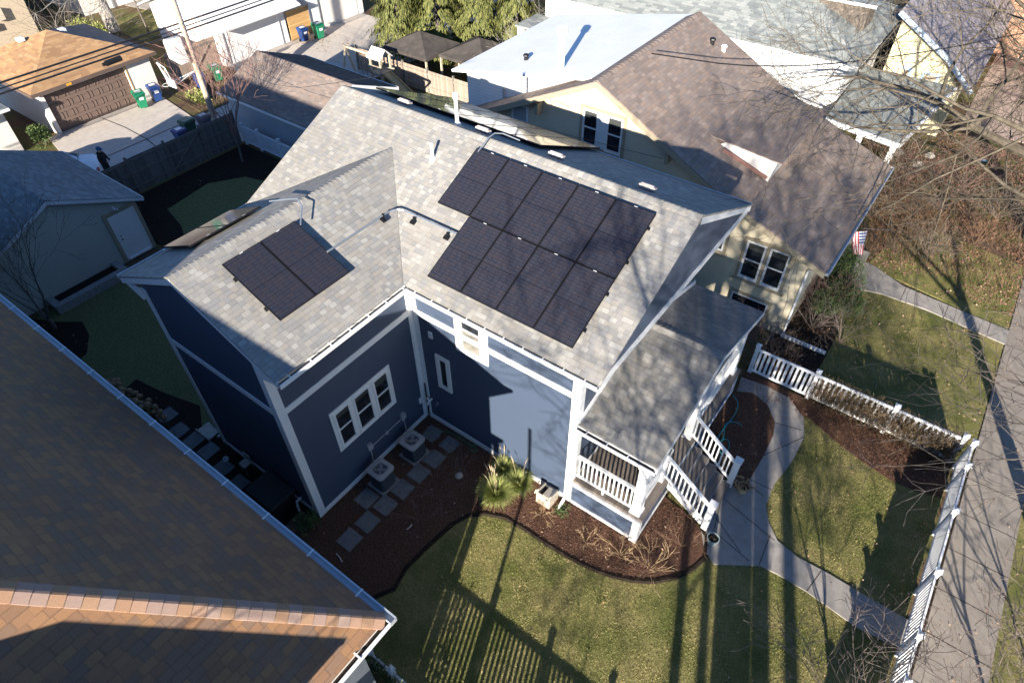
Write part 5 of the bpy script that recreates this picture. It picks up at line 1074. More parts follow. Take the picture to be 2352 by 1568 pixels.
for x in (-20.2,-21.0): mb = MB(); mb.tube([(x,17.3,1.95),(x,17.3,.55)], .012, 4); mb.tube([(x+.4,17.3,1.95),(x+.4,17.3,.55)], .012, 4); mb.box(x-.02,17.2,.5,x+.42,17.4,.55); mb.build('swing', M['black'], t)
mb = MB(); mb.slab([(-18.4,17.0,1.18),(-18.4,17.5,1.18),(-17.2,17.5,.55),(-17.2,17.0,.55)], .04); mb.slab([(-17.2,17.0,.55),(-17.2,17.5,.55),(-16.5,17.5,.2),(-16.5,17.0,.2)], .04); mb.beam((-18.4,16.98,1.24),(-16.5,16.98,.26),.04,.14); mb.beam((-18.4,17.52,1.24),(-16.5,17.52,.26),.04,.14); mb.build('slide', M['slide'], t)
mb = MB(); mb.beam((-19.5,17.3,1.3),(-18.3,17.8,1.3),.05,.09); mb.beam((-19.4,16.85,1.6),(-18.4,16.85,1.6),.04,.09); mb.build('railing', M['cedar'], t)
for i, (cx_, cy_, l, w_) in enumerate(((-18.3,20.3,1.75,1.55),(-14.7,21.5,1.75,1.75))):
    t = thing('canopy', ('charcoal pavilion canopy behind the playset, leaves along its seams','charcoal pavilion canopy beside the white flat roof')[i], 'canopy', (cx_,cy_,0), 'pavilion canopies'); mb = MB(); A_ = (cx_,cy_,2.75); cs = [(cx_-l,cy_-w_,1.95),(cx_+l,cy_-w_,1.95),(cx_+l,cy_+w_,1.95),(cx_-l,cy_+w_,1.95)]
    for j in range(4):
        mid = tuple((Vector(cs[j])+Vector(cs[(j+1)%4])+Vector(A_))/3 - Vector((0,0,.06)))
        for tri in ((cs[j],cs[(j+1)%4],mid),(cs[(j+1)%4],A_,mid),(A_,cs[j],mid)): mb.slab(tri, .02)
    mb.build('canvas', M['canopy'], t); parts(t, 'valance', M['canopy'], (cx_-l,cy_-w_-.01,1.78,cx_+l,cy_-w_,1.95),(cx_-l-.01,cy_-w_,1.78,cx_-l,cy_+w_,1.95),(cx_+l,cy_-w_,1.78,cx_+l+.01,cy_+w_,1.95))
    for x, y in ((-l,-w_),(l,-w_),(l,w_),(-l,w_)): parts(t, 'post', M['cedar'], (cx_+x*.95-.05,cy_+y*.95-.05,0,cx_+x*.95+.05,cy_+y*.95+.05,1.9))

# car in the alley
def car():
    t = thing('parked_car', 'white car parked in the alley, mostly hidden behind the slate garage roof', 'car', (0,0,0), local=True)
    sec = [(-2.25,.35,.62,.66),(-2.15,.30,.85,.78),(-1.5,.25,.95,.86),(-.6,.22,1.0,.88),(.9,.22,.98,.88),(1.9,.25,.92,.84),(2.2,.32,.72,.70)]
    mb = MB(); rows = []
    for x, z0, z1, hw in sec:
        rows.append([(x,-hw,z0),(x,-hw-.02,(z0+z1)/2),(x,-hw*.93,z1),(x,0,z1+.03),(x,hw*.93,z1),(x,hw+.02,(z0+z1)/2),(x,hw,z0)])
    for a, b in zip(rows, rows[1:]):
        for j in range(6): mb.face(a[j],a[j+1],b[j+1],b[j])
        mb.face(a[6],a[0],b[0],b[6])
    mb.face(*rows[0]); mb.face(*reversed(rows[-1])); mb.build('body', M['carpaint'], t, smooth=True)
    mb = MB(); cab = [(-1.9,.92,.72),(-1.3,1.36,.60),(-.2,1.48,.58),(.7,1.42,.58),(1.3,.97,.70)]; rows = [[(x,-w_,z),(x,-w_*.6,z+.05),(x,w_*.6,z+.05),(x,w_,z)] for x, z, w_ in cab]
    for a, b in zip(rows, rows[1:]):
        for j in range(3): mb.face(a[j],a[j+1],b[j+1],b[j])
    mb.build('roof', M['carpaint'], t, smooth=True)
    mb = MB()
    for s_ in (-1,1):
        lo = [(-1.85,s_*.83,.95),(1.35,s_*.82,.97)]; hi = [(.68,s_*.60,1.40),(-.2,s_*.60,1.46),(-1.28,s_*.62,1.34)]; mb.face(*(lo+hi))
    mb.build('side_window', M['glass'], t)
    mb = MB(); mb.face((1.32,-.66,1.0),(1.32,.66,1.0),(.76,.54,1.42),(.76,-.54,1.42)); mb.build('windscreen', M['glass'], t); mb = MB(); mb.face((-1.93,-.66,.98),(-1.93,.66,.98),(-1.36,.54,1.37),(-1.36,-.54,1.37)); mb.build('rear_window', M['glass'], t)
    for s_ in (-1,1):
        mb = MB(); mb.box(2.08,s_*.45,.62,2.22,s_*.74,.78); mb.build('headlight', M['red'] , t)
        mb = MB(); mb.box(-2.26,s_*.45,.62,-2.12,s_*.74,.78); mb.build('tail_light', M['red'], t)
        for x in (-1.35,1.35):
            mb = MB(); mb.tube([(x,s_*.66,.32),(x,s_*.88,.32)], .32, 18); w1 = mb.build('wheel', M['black'], t); mb = MB(); mb.tube([(x,s_*.88,.32),(x,s_*.895,.32)], .19, 12); mb.build('rim', M['fan'], w1)
    t.location = (-24.55,.05,.02); t.rotation_euler = (0,0,R(57)); return t
car()

# ------------------------------------------------------------------ person
def person(loc, rz):
    t = thing('person', 'person in black hoodie and blue cap standing in the alley holding a controller', 'person', (0,0,0), local=True)
    V = {'pel':(0,0,.95,.15),'sp':(0.02,0,1.15,.14),'ch':(.03,0,1.34,.165),'nk':(.05,0,1.50,.06),'hd0':(.07,0,1.57,.075),'hd1':(.08,0,1.68,.098),'hd2':(.07,0,1.76,.07),
         'lh':(0,.10,.90,.105),'lk':(.03,.11,.50,.072),'la':(-.01,.12,.09,.050),'lt':(.13,.13,.035,.042),'rh':(0,-.10,.90,.105),'rk':(.0,-.12,.50,.072),'ra':(-.05,-.13,.09,.050),'rt':(.09,-.14,.035,.042),
         'ls':(.02,.19,1.41,.078),'le':(.05,.27,1.13,.058),'lw':(.26,.12,1.08,.040),'rs':(.02,-.19,1.41,.078),'re':(.05,-.27,1.13,.058),'rw':(.26,-.12,1.08,.040)}
    E_ = [('pel','sp'),('sp','ch'),('ch','nk'),('nk','hd0'),('hd0','hd1'),('hd1','hd2'),('pel','lh'),('lh','lk'),('lk','la'),('la','lt'),('pel','rh'),('rh','rk'),('rk','ra'),('ra','rt'),('ch','ls'),('ls','le'),('le','lw'),('ch','rs'),('rs','re'),('re','rw')]
    for s_, wn in ((1,'lw'),(-1,'rw')):
        bx, by, bz, _ = V[wn]; V[wn+'p'] = (bx+.07,by-.02*s_,bz+.01,.034); E_.append((wn,wn+'p'))
        for f in range(4):
            k1, k2 = wn+'f%da'%f, wn+'f%db'%f; oy = (f-1.5)*.020; L_ = (.035,.042,.040,.032)[f]
            V[k1] = (bx+.07+L_,by-.02*s_-.01*s_+oy*.3,bz+.03-.018*f,.009); V[k2] = (bx+.06+L_,by-(.05+.004*f)*s_,bz+.04-.020*f,.008); E_ += [(wn+'p',k1),(k1,k2)]
        V[wn+'t'] = (bx+.07,by-.055*s_,bz+.05,.010); E_.append((wn+'p',wn+'t'))
    names = list(V); me = bpy.data.meshes.new('body'); me.from_pydata([V[n][:3] for n in names], [(names.index(a),names.index(b)) for a, b in E_], [])
    o = bpy.data.objects.new('body', me); COL.objects.link(o); o.parent = t
    sk = o.modifiers.new('skin','SKIN'); me.skin_vertices.clear() if False else None
    if not me.skin_vertices: me.attributes  # layer is created with the modifier
    for i, n in enumerate(names): me.skin_vertices[0].data[i].radius = (V[n][3], V[n][3]); me.skin_vertices[0].data[i].use_root = (n == 'pel')
    sb = o.modifiers.new('sub','SUBSURF'); sb.levels = 1; sb.render_levels = 2
    # clothes by height: black cloth on the body, skin on the face and hands
    mt, n, b = newmat('hooded_figure'); tc = n.nodes.new('ShaderNodeTexCoord'); sp = n.nodes.new('ShaderNodeSeparateXYZ'); n.links.new(tc.outputs['Object'], sp.inputs[0])
    face = mth(n,'MULTIPLY', mth(n,'GREATER_THAN', sp.outputs[2], 1.545), mth(n,'GREATER_THAN', sp.outputs[0], .06)); hand = mth(n,'GREATER_THAN', sp.outputs[0], .285)
    n.links.new(mixc(n, mth(n,'MAXIMUM', face, hand), (.014,.015,.018), (.52,.31,.23)), b.inputs['Base Color']); b.inputs['Roughness'].default_value = .85; me.materials.append(mt)
    mb = MB(); mb.lathe((.07,0,1.69),[(.118,-.01),(.116,.05),(.085,.11),(.001,.13)],14); mb.add([(.16,-.08,1.69),(.27,-.05,1.675),(.27,.05,1.675),(.16,.08,1.69),(.16,-.08,1.70),(.27,-.05,1.685),(.27,.05,1.685),(.16,.08,1.70)],[(0,1,2,3),(7,6,5,4),(0,4,5,1),(1,5,6,2),(2,6,7,3)]); mb.build('cap', M['cloth_cap'], t)
    mb = MB(); mb.ball((.175,0,1.655),.018,6); mb.build('nose', M['skin'], t)
    for s_ in (-1,1): mb = MB(); mb.ball((.168,s_*.035,1.685),.011,5); mb.build('eye', M['black'], t); mb = MB(); mb.ball((.075,s_*.10,1.66),.022,5); mb.build('ear', M['skin'], t)
    mb = MB(); mb.box(.165,-.025,1.617,.176,.025,1.625); mb.build('mouth', M['red'], t)
    mb = MB(); mb.lathe((.0,0,1.47),[(.12,-.04),(.14,0),(.12,.05),(.085,.08)],12); mb.build('hood', M['cloth_blk'], t)
    t.location = loc; t.rotation_euler = (0,0,rz)
    c = thing('controller', 'small pale controller held in the hands of the person in the alley', 'controller', (0,0,0), local=True); mb = MB(); mb.box(.30,-.09,1.08,.42,.09,1.12); mb.build('case', M['label'], c); mb = MB(); mb.box(.36,-.05,1.12,.38,.05,1.22); mb.build('screen', M['black'], c); c.location = loc; c.rotation_euler = (0,0,rz)
person((-22.75,1.90,.02), R(30))

# ------------------------------------------------------------------ flag
t = thing('flag', 'red and white striped flag with starred blue corner, on the tan house porch', 'flag', (9.0,14.6,2.6))
fa, fb = Vector((9.75,14.75,3.1)), Vector((8.75,15.2,2.5)); mb = MB(); mb.tube([fb+(fb-fa)*.35, fa+(fa-fb)*.1], .014, 6); mb.build('pole', M['fan'], t)
tl, tr_, dn_ = G(1952,535,2.75), G(1992,530,3.0), G(1961,583,1.95)
FR, FG, FBc = plain('flag_red',(.42,.03,.05),.8), plain('flag_white',(.72,.70,.70),.8), plain('flag_blue',(.03,.05,.16),.8)
mb = MB(); n1, n2 = 26, 16; P_ = {}
for i in range(n1+1):
    for j in range(n2+1):
        a, b = i/n1, j/n2; p_ = tl.lerp(tr_, a*(1-.45*b)) + (dn_-tl)*b + Vector((0,0,-.10*a*b)); p_ += Vector((.5,-.5,.3))*(.035*math.sin(a*9+b*4)+.02*math.sin(a*15)); P_[i,j] = p_
for i in range(n1):
    for j in range(n2):
        st_ = int(i/2); canton = i >= 14 and j < 9; star = canton and (i%2==0) and (j%2==0)
        mb.cur = (1 if star else 2) if canton else (0 if st_%2==0 else 1); mb.face(P_[i,j],P_[i+1,j],P_[i+1,j+1],P_[i,j+1])
mb.build('cloth', [FR, FG, FBc], t, smooth=True)

# ------------------------------------------------------------------ trees
def rv(rn, a=1.0): return Vector((rn.uniform(-a,a), rn.uniform(-a,a), rn.uniform(-a,a)))
def grow(mbs, rn, p, d, L, r, lev, maxlev, kids, spread, droop=0.0, up=0.0, rmin=.006, segs=5):
    pts = [p]; rs = [r]; q = p.copy(); dd = d.copy(); nodes = []
    for i in range(segs):
        dd = (dd + rv(rn,.16+.05*lev) + Vector((0,0,up-droop))).normalized(); q = q + dd*(L/segs); pts.append(q.copy()); rs.append(max(rmin, r*(1-.62*(i+1)/segs))); nodes.append((q.copy(), dd.copy(), rs[-1]))
    n = (10,7,5,3,3,3)[min(lev,5)]
    mbs[0 if lev == 0 else 1].tube(pts, rs, n, cap=(lev == 0))
    if lev >= maxlev: return
    k = kids[min(lev, len(kids)-1)]
    for j in range(k):
        t = rn.uniform(.25 if lev else .45, 1.0); idx = min(segs-1, int(t*segs)); q, dd, rr = nodes[idx]
        perp = dd.cross(rv(rn)).normalized(); nd_ = (dd*(1-spread*.55) + perp*spread*rn.uniform(.7,1.2)).normalized()
        grow(mbs, rn, q, nd_, L*rn.uniform(.5,.78), max(rmin, rr*rn.uniform(.5,.75)), lev+1, maxlev, kids, spread, droop, up, rmin, max(3, segs-1))
    q, dd, rr = nodes[-1]; grow(mbs, rn, q, dd, L*.55, rr*.9, lev+1, maxlev, kids, spread, droop, up, rmin, max(3, segs-1))
def bare_tree(name, label, base, d, L, r, maxlev, kids, spread=.8, seed=1, mats=('bark','twig'), cat='tree', group=None, limbs=None, **k):
    rn = random.Random(seed); t = thing(name, label, cat, base, group); a, b = MB(), MB()
    if limbs:
        top = Vector(base)+Vector(d).normalized()*L; a.tube([base, Vector(base).lerp(top,.5)+rv(rn,.06), top], [r*1.15, r, r*.85], 10)
        for lp, ld, ll, lr in limbs: grow((b,b), rn, Vector(base).lerp(top, lp), Vector(ld).normalized(), ll, lr, 1, maxlev, kids, spread, **k)
    else: grow((a,b), rn, Vector(base), Vector(d).normalized(), L, r, 0, maxlev, kids, spread, **k)
    a.build('trunk', M[mats[0]], t, uv=False); b.build('crown', M[mats[1]], t, uv=False); return t
# street trees at the right, trunks outside the frame
bare_tree('street_tree','big bare street tree reaching in from the upper right edge, thick mossy limbs',(17.0,17.6,0),(0,0,1),5.2,.34,5,[4,5,4,4,2],.75,3,('bark','bough'),limbs=[(1,(-1,-.03,.34),8.0,.27),(.95,(-.8,.9,.45),6.4,.17),(1,(-.9,-.38,.5),7.2,.19),(.9,(-.3,1,.6),6,.15),(1,(.5,.2,1),5,.15),(.8,(-1,-.15,.12),5.6,.12),(1,(-1,.4,.6),7.2,.19)],rmin=.007)
bare_tree('street_tree','rear bare street tree spreading fine twigs over the yellow house, top right',(18.6,27.5,0),(0,0,1),5.5,.28,4,[5,5,5,4],.75,31,('bark','bough'),limbs=[(1,(-1,-.1,.5),6.5,.16),(.95,(-.8,.7,.6),6,.14),(1,(-.9,-.6,.5),6.5,.15),(1,(-.4,-.9,.6),5.5,.13),(.9,(-1,.3,.3),6,.12)],rmin=.008)
bare_tree('street_tree','bare street tree whose thin dark branches hang over the sidewalk at right',(17.9,4.6,0),(0.02,0,1),4.6,.20,4,[5,5,4,4],.8,8,('bark','twig_dark'),limbs=[(1,(-1,.6,.35),3.6,.08),(.9,(-.8,-.3,.6),3.6,.08),(1,(.3,.4,1),4.5,.10),(.85,(-.6,1,.5),3.6,.07),(1,(.7,-.5,.7),3.6,.08)])
bare_tree('young_tree','small bare tree with a few yellow leaves beside the gate, bottom right',(14.35,-2.6,0),(-.1,.1,1),1.3,.05,4,[4,4,3,3],.7,12,('twig','twig'),limbs=[(1,(-.55,.5,.7),1.9,.025),(1,(-.2,.8,.8),1.9,.025),(.9,(-.8,.1,.8),1.7,.022),(1,(.2,.6,1),1.7,.022)])
bare_tree('young_tree','thin bare tree standing by the sidewalk in the bottom right corner',(17.5,-.9,0),(-.05,0,1),1.6,.05,4,[4,4,3,3],.7,22,('bark','twig'),limbs=[(1,(-.6,.3,.8),2.4,.035),(1,(-.1,.8,.8),2.4,.035),(.9,(-.9,-.3,.7),2.2,.03),(.8,(-.6,.9,.4),2.2,.03),(1,(.3,.2,1),2.2,.03)])
bare_tree('young_tree','pale bare tree with upright twigs at the right edge above the corner',(17.9,1.3,0),(-.05,.05,1),1.2,.04,4,[4,4,3,3],.65,25,('bark','twig'),limbs=[(1,(-.5,.2,1),2.0,.03),(1,(-.2,.7,.9),2.0,.03),(.9,(-.8,.1,.6),1.8,.025)])
# trees south of the frame that shade the lawn and porch
dsh = Vector((.358,-.934,0))
for i, (u, v, s_, r_, h_) in enumerate(((1547,1565,10.5,.14,5.2),(1662,1565,10.0,.30,8.2),(1700,1565,12.5,.20,9.4),(1757,1565,13.5,.17,9.2),(1610,1565,15,.14,8.5),(1820,1565,17,.2,9.5),(1735,1565,20,.2,10.5))):
    p_ = G(u, v); b_ = p_+dsh*s_; bare_tree('yard_tree','bare tree south of the front lawn, number %s from the house by its trunk shadow' % ('one','two','three','four','five','six','seven')[i],(b_.x,b_.y,0),(0,0,1),h_,r_,4,[5,5,4,3],.75,40+i,group='bare trees south of the front lawn',limbs=[(1,(.3,-.5,1),4.6,r_*.5),(1,(-.4,-.1,1),4.8,r_*.5),(.9,(.1,.6,.8),3.4,r_*.4),(.8,(.8,0,.7),3.2,r_*.35),(.85,(-.7,-.4,.6),3.0,r_*.35)],rmin=.011)
pb = G(1141,1345)+dsh*7.0; t = thing('thin_pole', 'slender dark pole south of the lawn, casting the thin shadow on the blue wall', 'pole', (pb.x,pb.y,0)); mb = MB(); mb.tube([(pb.x,pb.y,0),(pb.x,pb.y,6.0)], .055, 8); mb.build('post', M['black'], t)
# smaller bare trees and shrubs
def shrub(name, label, base, n, L, seed, mat='twig', lean=.7, r=.012, maxlev=3, kids=(3,3,3), spread=.6, cat='shrub', group=None, trunk=None):
    rn = random.Random(seed); t = thing(name, label, cat, base, group); b = MB()
    for i in range(n):
        a = 2*math.pi*i/n+rn.uniform(-.3,.3); l = lean*rn.uniform(.5,1.3); d = Vector((math.cos(a)*l, math.sin(a)*l, 1)).normalized()
        grow((b,b), rn, Vector(base)+Vector((math.cos(a)*.04,math.sin(a)*.04,0)), d, L*rn.uniform(.7,1.1), r, 1, maxlev, kids, spread, rmin=.004)
    b.build('branches', M[mat], t, uv=False); return t
bare_tree('young_tree','leafless reddish young tree rising from the shaded rear yard past the white fence',(-18.9,6.85,0),(0,0,1),1.5,.06,4,[4,4,4,3],.5,5,('bark','twig_red'),up=.10,limbs=[(1,(.35,.35,1),2.6,.04),(.95,(-.4,.2,1),2.5,.035),(.9,(.1,-.45,1),2.4,.035),(1,(.6,-.1,1),2.5,.035),(.8,(-.15,.6,1),2.4,.035),(1,(0,0,1),2.6,.035)])
bare_tree('young_tree','spreading bare tree against the khaki garage wall, shaded',(-14.4,-5.3,0),(0,0,1),.55,.07,4,[4,4,3,2],.55,6,('bark','bark'),up=.06,limbs=[(1,(-.6,.2,1),2.2,.04),(1,(.2,.2,1),2.6,.04),(.95,(-.1,-.2,1),2.4,.035),(1,(.5,.6,1),2.4,.035),(.9,(-.9,-.3,.8),2.0,.03)])
bare_tree('birch_tree','pale thick-trunked leaning tree before the white building at top left',(-41.6,13.0,0),(-.25,.05,1),6,.38,3,[5,4,4],.8,9,('bark_light','bark_light'),limbs=[(.5,(.6,-.9,.2),4.5,.09),(.6,(.3,-1,.5),5,.09),(.8,(.8,.4,.5),5,.1),(1,(-.2,.2,1),5,.16),(.4,(.9,-.5,.1),3.5,.06)])
bare_tree('young_tree','thin leafless tree on the strip near the white building, top left',(-39.1,14.2,0),(-.15,0,1),3.5,.06,3,[4,4,3],.6,10,('bark','twig'),limbs=[(1,(0,.3,1),2.5,.035),(.8,(.5,-.2,1),2.2,.03),(.9,(-.4,0,1),2.2,.03)])
for i, (x, y, L, sd, lb) in enumerate(((-41.5,9.8,3.2,1,'tangled bare shrub behind the pyramid roof garage'),(-39.6,11.3,2.6,2,'smaller bare shrub at the corner of the pyramid roof'),(-12.6,23.4,2.6,3,'pale arching bare shrub between the evergreens and the white flat roof'),(-11.2,25.2,3.0,4,'tall pale bare shrub at the top edge right of the evergreens'),(-9.6,24.0,2.4,5,'pale bare shrub nearest the grey porch roof at the top edge'),(-12.4,21.0,1.8,6,'low bare shrub between the canopy and the white flat roof'))):
    shrub('bare_shrub', lb, (x,y,0), 12, L, 100+sd, 'bark_light' if i > 1 else 'bark', .9, .03, 3, (4,3,3), .7)
shrub('bare_shrub','brown leafless shrub beside the drain pipe of the tan house', (9.0,11.8,0), 16, 1.3, 201, 'twig', .8, .014, 3, (4,3,3)); shrub('bare_shrub','dark red-brown shrub in the bed against the tan house corner', (8.8,12.9,0), 18, 1.2, 202, 'twig_red', .8, .014, 3, (4,4,3))
shrub('bare_shrub','leggy bare shrub on the lawn edge in front of the green bush', (10.1,11.6,0), 7, 1.4, 203, 'twig', .6, .014, 3, (3,2,2))
shrub('bare_shrub','rusty twiggy shrub below the white porch gable', (8.3,9.1,0), 14, .9, 204, 'twig', .9, .012, 3, (4,3,3)); shrub('bare_shrub','brown twigs filling the gap under the cream wall', (7.3,9.6,0), 14, .9, 205, 'twig_red', .9, .012, 3, (4,3,3))
for i, (u, v, L, n, lb) in enumerate(((1424,1272,.55,10,'straw-coloured dormant shrub left of a pair below the porch corner'),(1492,1305,.65,12,'widest straw-coloured dormant shrub, nearest the lawn edge'),(1565,1250,.75,14,'tall straw-coloured dormant shrub beside the steps'),(1345,1243,.35,8,'faint low dormant clump below the porch wall'),(1060,1080,.7,8,'bare shrub straddling the shadow edge on the mulch'),(1000,1135,.9,6,'spindly bare branches over the stepping stones'),(965,1195,.8,8,'low bare branches sprawling on the shaded mulch'),(1245,1180,.35,12,'russet dry clump left of the reel box'),(1700,985,.5,10,'withered plant in the round mulch bed by the hose'),(1695,1060,.45,7,'thin bare twigs in the lower end of the round bed'))):
    p_ = G(u, v, .04); shrub('dormant_shrub', lb, tuple(p_), max(5, int(n*.7)), L*.9, 300+i, 'straw' if i in (0,1,3,7) else 'brush' if i in (2,8) else 'twig', .8, .006, 3, (3,2,2), .6, group='dormant plants in the front bed')
for i, (u, v, L) in enumerate(((2420,1470,.8),)): pass
for i, (u, v, L, n, mt_, lb) in enumerate(((2035,470,1.5,20,'brush','rust-brown arching shrub beside the gutter of the tan house'),(2065,425,1.6,20,'twig_red','reddish brown shrub nearest the grey porch roof steps'),(2095,520,1.1,18,'brush','low tan shrub where the walk bends below the flag'),(2150,480,1.3,18,'twig','brown shrub in the middle of the leaf litter'),(2215,430,1.5,16,'twig_red','red-brown shrub right of the brown ones, under the big bough'),(2290,500,1.3,16,'twig','twiggy shrub at the right edge above the lawn'),(2130,585,.9,14,'twig','small dark brush clump on the shaded strip by the walk'),(2000,500,1.2,16,'brush','dry shrub hard against the flag'),(2240,560,1.0,14,'brush','tan brush clump at the upper edge of the lawn'))):
    p_ = G(u, v, .02); shrub('bare_shrub', lb, tuple(p_), n, L, 500+i, mt_, .9, .014, 3, (4,3,3), .7)
# green bushes by the tan house
def bush(name, label, base, rx, ry, h, n, mat, seed, cat='bush', leaf=.06):
    rn = random.Random(seed); t = thing(name, label, cat, base); mb = MB(); c = Vector(base)
    lumps = [(Vector((rn.uniform(-.5,.5)*rx, rn.uniform(-.5,.5)*ry, rn.uniform(.3,.8)*h)), rn.uniform(.35,.6)) for _ in range(9)]
    for i in range(n):
        lc, lr = rn.choice(lumps); d = rv(rn).normalized(); k = rn.uniform(.55,1.05)
        p_ = c+Vector((lc.x+d.x*lr*rx*k, lc.y+d.y*lr*ry*k, max(.03, lc.z+d.z*lr*h*k*.7))); a = (d+rv(rn,.7)+Vector((0,0,.5))).normalized()*leaf*rn.uniform(.7,1.6); b = a.cross(rv(rn)).normalized()*leaf*.35
        mb.face(p_, p_+a*.5+b, p_+a, p_+a*.5-b)
    mb.build('foliage', M[mat], t, uv=False); mb = MB()
    for i in range(5): d = rv(rn,.4); mb.tube([c, c+Vector((d.x*rx,d.y*ry,h*.6))], [.03,.012], 5)
    mb.build('stem', M['bark'], t); return t
bush('evergreen_bush','rounded yellow-green evergreen bush by the iron railing',(9.25,14.2,0),1.0,1.0,2.1,6500,'juniper',1); bush('evergreen_bush','darker evergreen bush in front of the round one, beside the white fence',(9.4,12.9,0),1.05,1.0,1.5,5500,'juniper',2)
bush('green_shrub','leafy green shrub hugging the corner of the white-walled garage',(-29.1,1.75,0),.5,.5,1.1,1500,'juniper',3,leaf=.09); bush('green_shrub','yellow-green bush behind the pyramid roof',(-39.5,10.4,0),1.4,1.2,1.8,2600,'orn',4,leaf=.12)
bush('green_shrub','small green rose bush at the foot of the brown roof gutter',tuple(G(712,1212)),.35,.35,.6,500,'juniper',5,leaf=.07); bush('grass_tuft','yellowing grass tuft at the base of the utility pole strip',(-27.0,9.9,0),.9,.6,.4,1600,'orn',6,leaf=.14,cat='grass clump')
bush('boxwood','tiny dark dome-shaped evergreen by the downspout',tuple(G(1292,1176)),.28,.28,.3,500,'juniper',7,leaf=.04); bush('dark_shrub','dark shrub hidden in the shade at the gable wall corner',(-5.6,-3.6,0),.5,.5,.9,900,'juniper',8)
# conifers at the top
def conifer(label, base, r, h, n, seed):
    rn = random.Random(seed); t = thing('evergreen_tree', label, 'evergreen tree', base, 'drooping evergreens at the top edge'); mb = MB(); c = Vector(base)
    nb = 190; br = []
    for i in range(nb):
        z = .3+(h-.5)*(i/nb)**.9; a = rn.uniform(0,6.283); rr = r*(1-z/h)**.75*rn.uniform(.75,1.12); br.append((z,a,rr))
    for i in range(n):
        z, a, rr = rn.choice(br); k = rn.uniform(.35,1)**.7; droop = .35*k*k*rr; a2 = a+rn.uniform(-.16,.16)/max(.3,k)
        p_ = c+Vector((math.cos(a2)*rr*k, math.sin(a2)*rr*k, z+.15*rr-droop+rn.uniform(-.10,.06))); out_ = Vector((math.cos(a2),math.sin(a2),0)); l = rn.uniform(.10,.34)
        tip = p_+out_*l*.35+Vector((rn.uniform(-.06,.06),rn.uniform(-.06,.06),-l)); sd = out_.cross(Vector((0,0,1)))*rn.uniform(.02,.05)+rv(rn,.015)
        mb.face(p_-sd*.4, p_.lerp(tip,.45)-sd, tip, p_.lerp(tip,.45)+sd)
    mb.build('crown', M['conifer'], t, uv=False); mb = MB(); mb.tube([c, c+Vector((0,0,h*.9))], [.16,.04], 8); mb.build('trunk', M['bark'], t)
for i, (x, y, r_, h_) in enumerate(((-22.1,22.2,2.0,6.8),(-19.9,23.6,2.1,7.4),(-17.5,24.8,2.1,7.2),(-15.2,25.9,1.9,6.6),(-21.0,25.3,2.2,8.5),(-17.9,27.6,2.2,8.8),(-24.0,24.6,2.0,8))):
    conifer('%s drooping evergreen from the left of the dense clump at the top edge' % ('first','second','third','fourth','fifth, rear','sixth, rear','seventh, rear')[i], (x,y,0), r_*1.22, h_, 11500, 60+i)
# ornamental grasses
def grass_clump(label, base, n, L, seed, plumes=0, tint='orn'):
    rn = random.Random(seed); t = thing('ornamental_grass', label, 'ornamental grass', base, 'ornamental grasses by the blue wall'); mb, mp = MB(), MB(); c = Vector(base)
    for i in range(n):
        a = rn.uniform(0,6.283); l = L*rn.uniform(.6,1.15); sp = rn.uniform(.1,1)**.6; d = Vector((math.cos(a),math.sin(a),0)); sd = Vector((-d.y,d.x,0))*.0055
        p0 = c+d*rn.uniform(0,.07); pts = [p0+d*l*sp*f*.75+Vector((0,0,l*(1.05*f-.75*sp*f*f))) for f in (0,.35,.7,1)]
        for q in pts: q.z = max(q.z, c.z)
        mb.face(pts[0]-sd,pts[0]+sd,pts[1]+sd,pts[1]-sd); mb.face(pts[1]-sd,pts[1]+sd,pts[2]+sd*.8,pts[2]-sd*.8); mb.face(pts[2]-sd*.8,pts[2]+sd*.8,pts[3])
    mb.build('blades', M[tint], t, uv=False)
    for i in range(plumes):
        a = rn.uniform(0,6.283); d = Vector((math.cos(a),math.sin(a),0))*rn.uniform(.05,.3)+Vector((-.05,.05,0)); p0 = c+d*.2; p1 = c+d+Vector((0,0,L*1.15)); mp.tube([p0,p1],.004,3); mp.tube([p1,p1+Vector((d.x*.2,d.y*.2,.10)),p1+Vector((d.x*.5,d.y*.5,.2))],[.010,.018,.004],5)
    if plumes: mp.build('plumes', M['plume'], t, uv=False)
grass_clump('large fountain grass with pale plumes on the lawn edge', tuple(G(1140,1140,.04)), 1900, .9, 1, 9); grass_clump('greener fountain grass close to the blue wall, right of the plumed one', tuple(G(1192,1118,.04)), 1200, .78, 2, 4); grass_clump('rear fountain grass behind the plumed one', tuple(G(1158,1085,.04)), 900, .7, 3, 3)
# dried hydrangeas
t = thing('dried_hydrangea', 'row of tan dried hydrangea heads along the brown roof gutter', 'shrub', (-8.8,-5.3,0)); rn = random.Random(5); mb, ms = MB(), MB()
for i in range(46):
    q = G(255+i*2.6+rn.uniform(-12,12), 880+i*1.65+rn.uniform(-16,10), .75+rn.uniform(-.2,.25)); mb.ball(tuple(q), rn.uniform(.07,.12), 6); ms.tube([(q.x+rn.uniform(-.2,.2),q.y+rn.uniform(-.2,.2),0), q], .01, 3)
mb.build('flower_heads', M['hyd'], t); ms.build('stems', M['twig'], t)
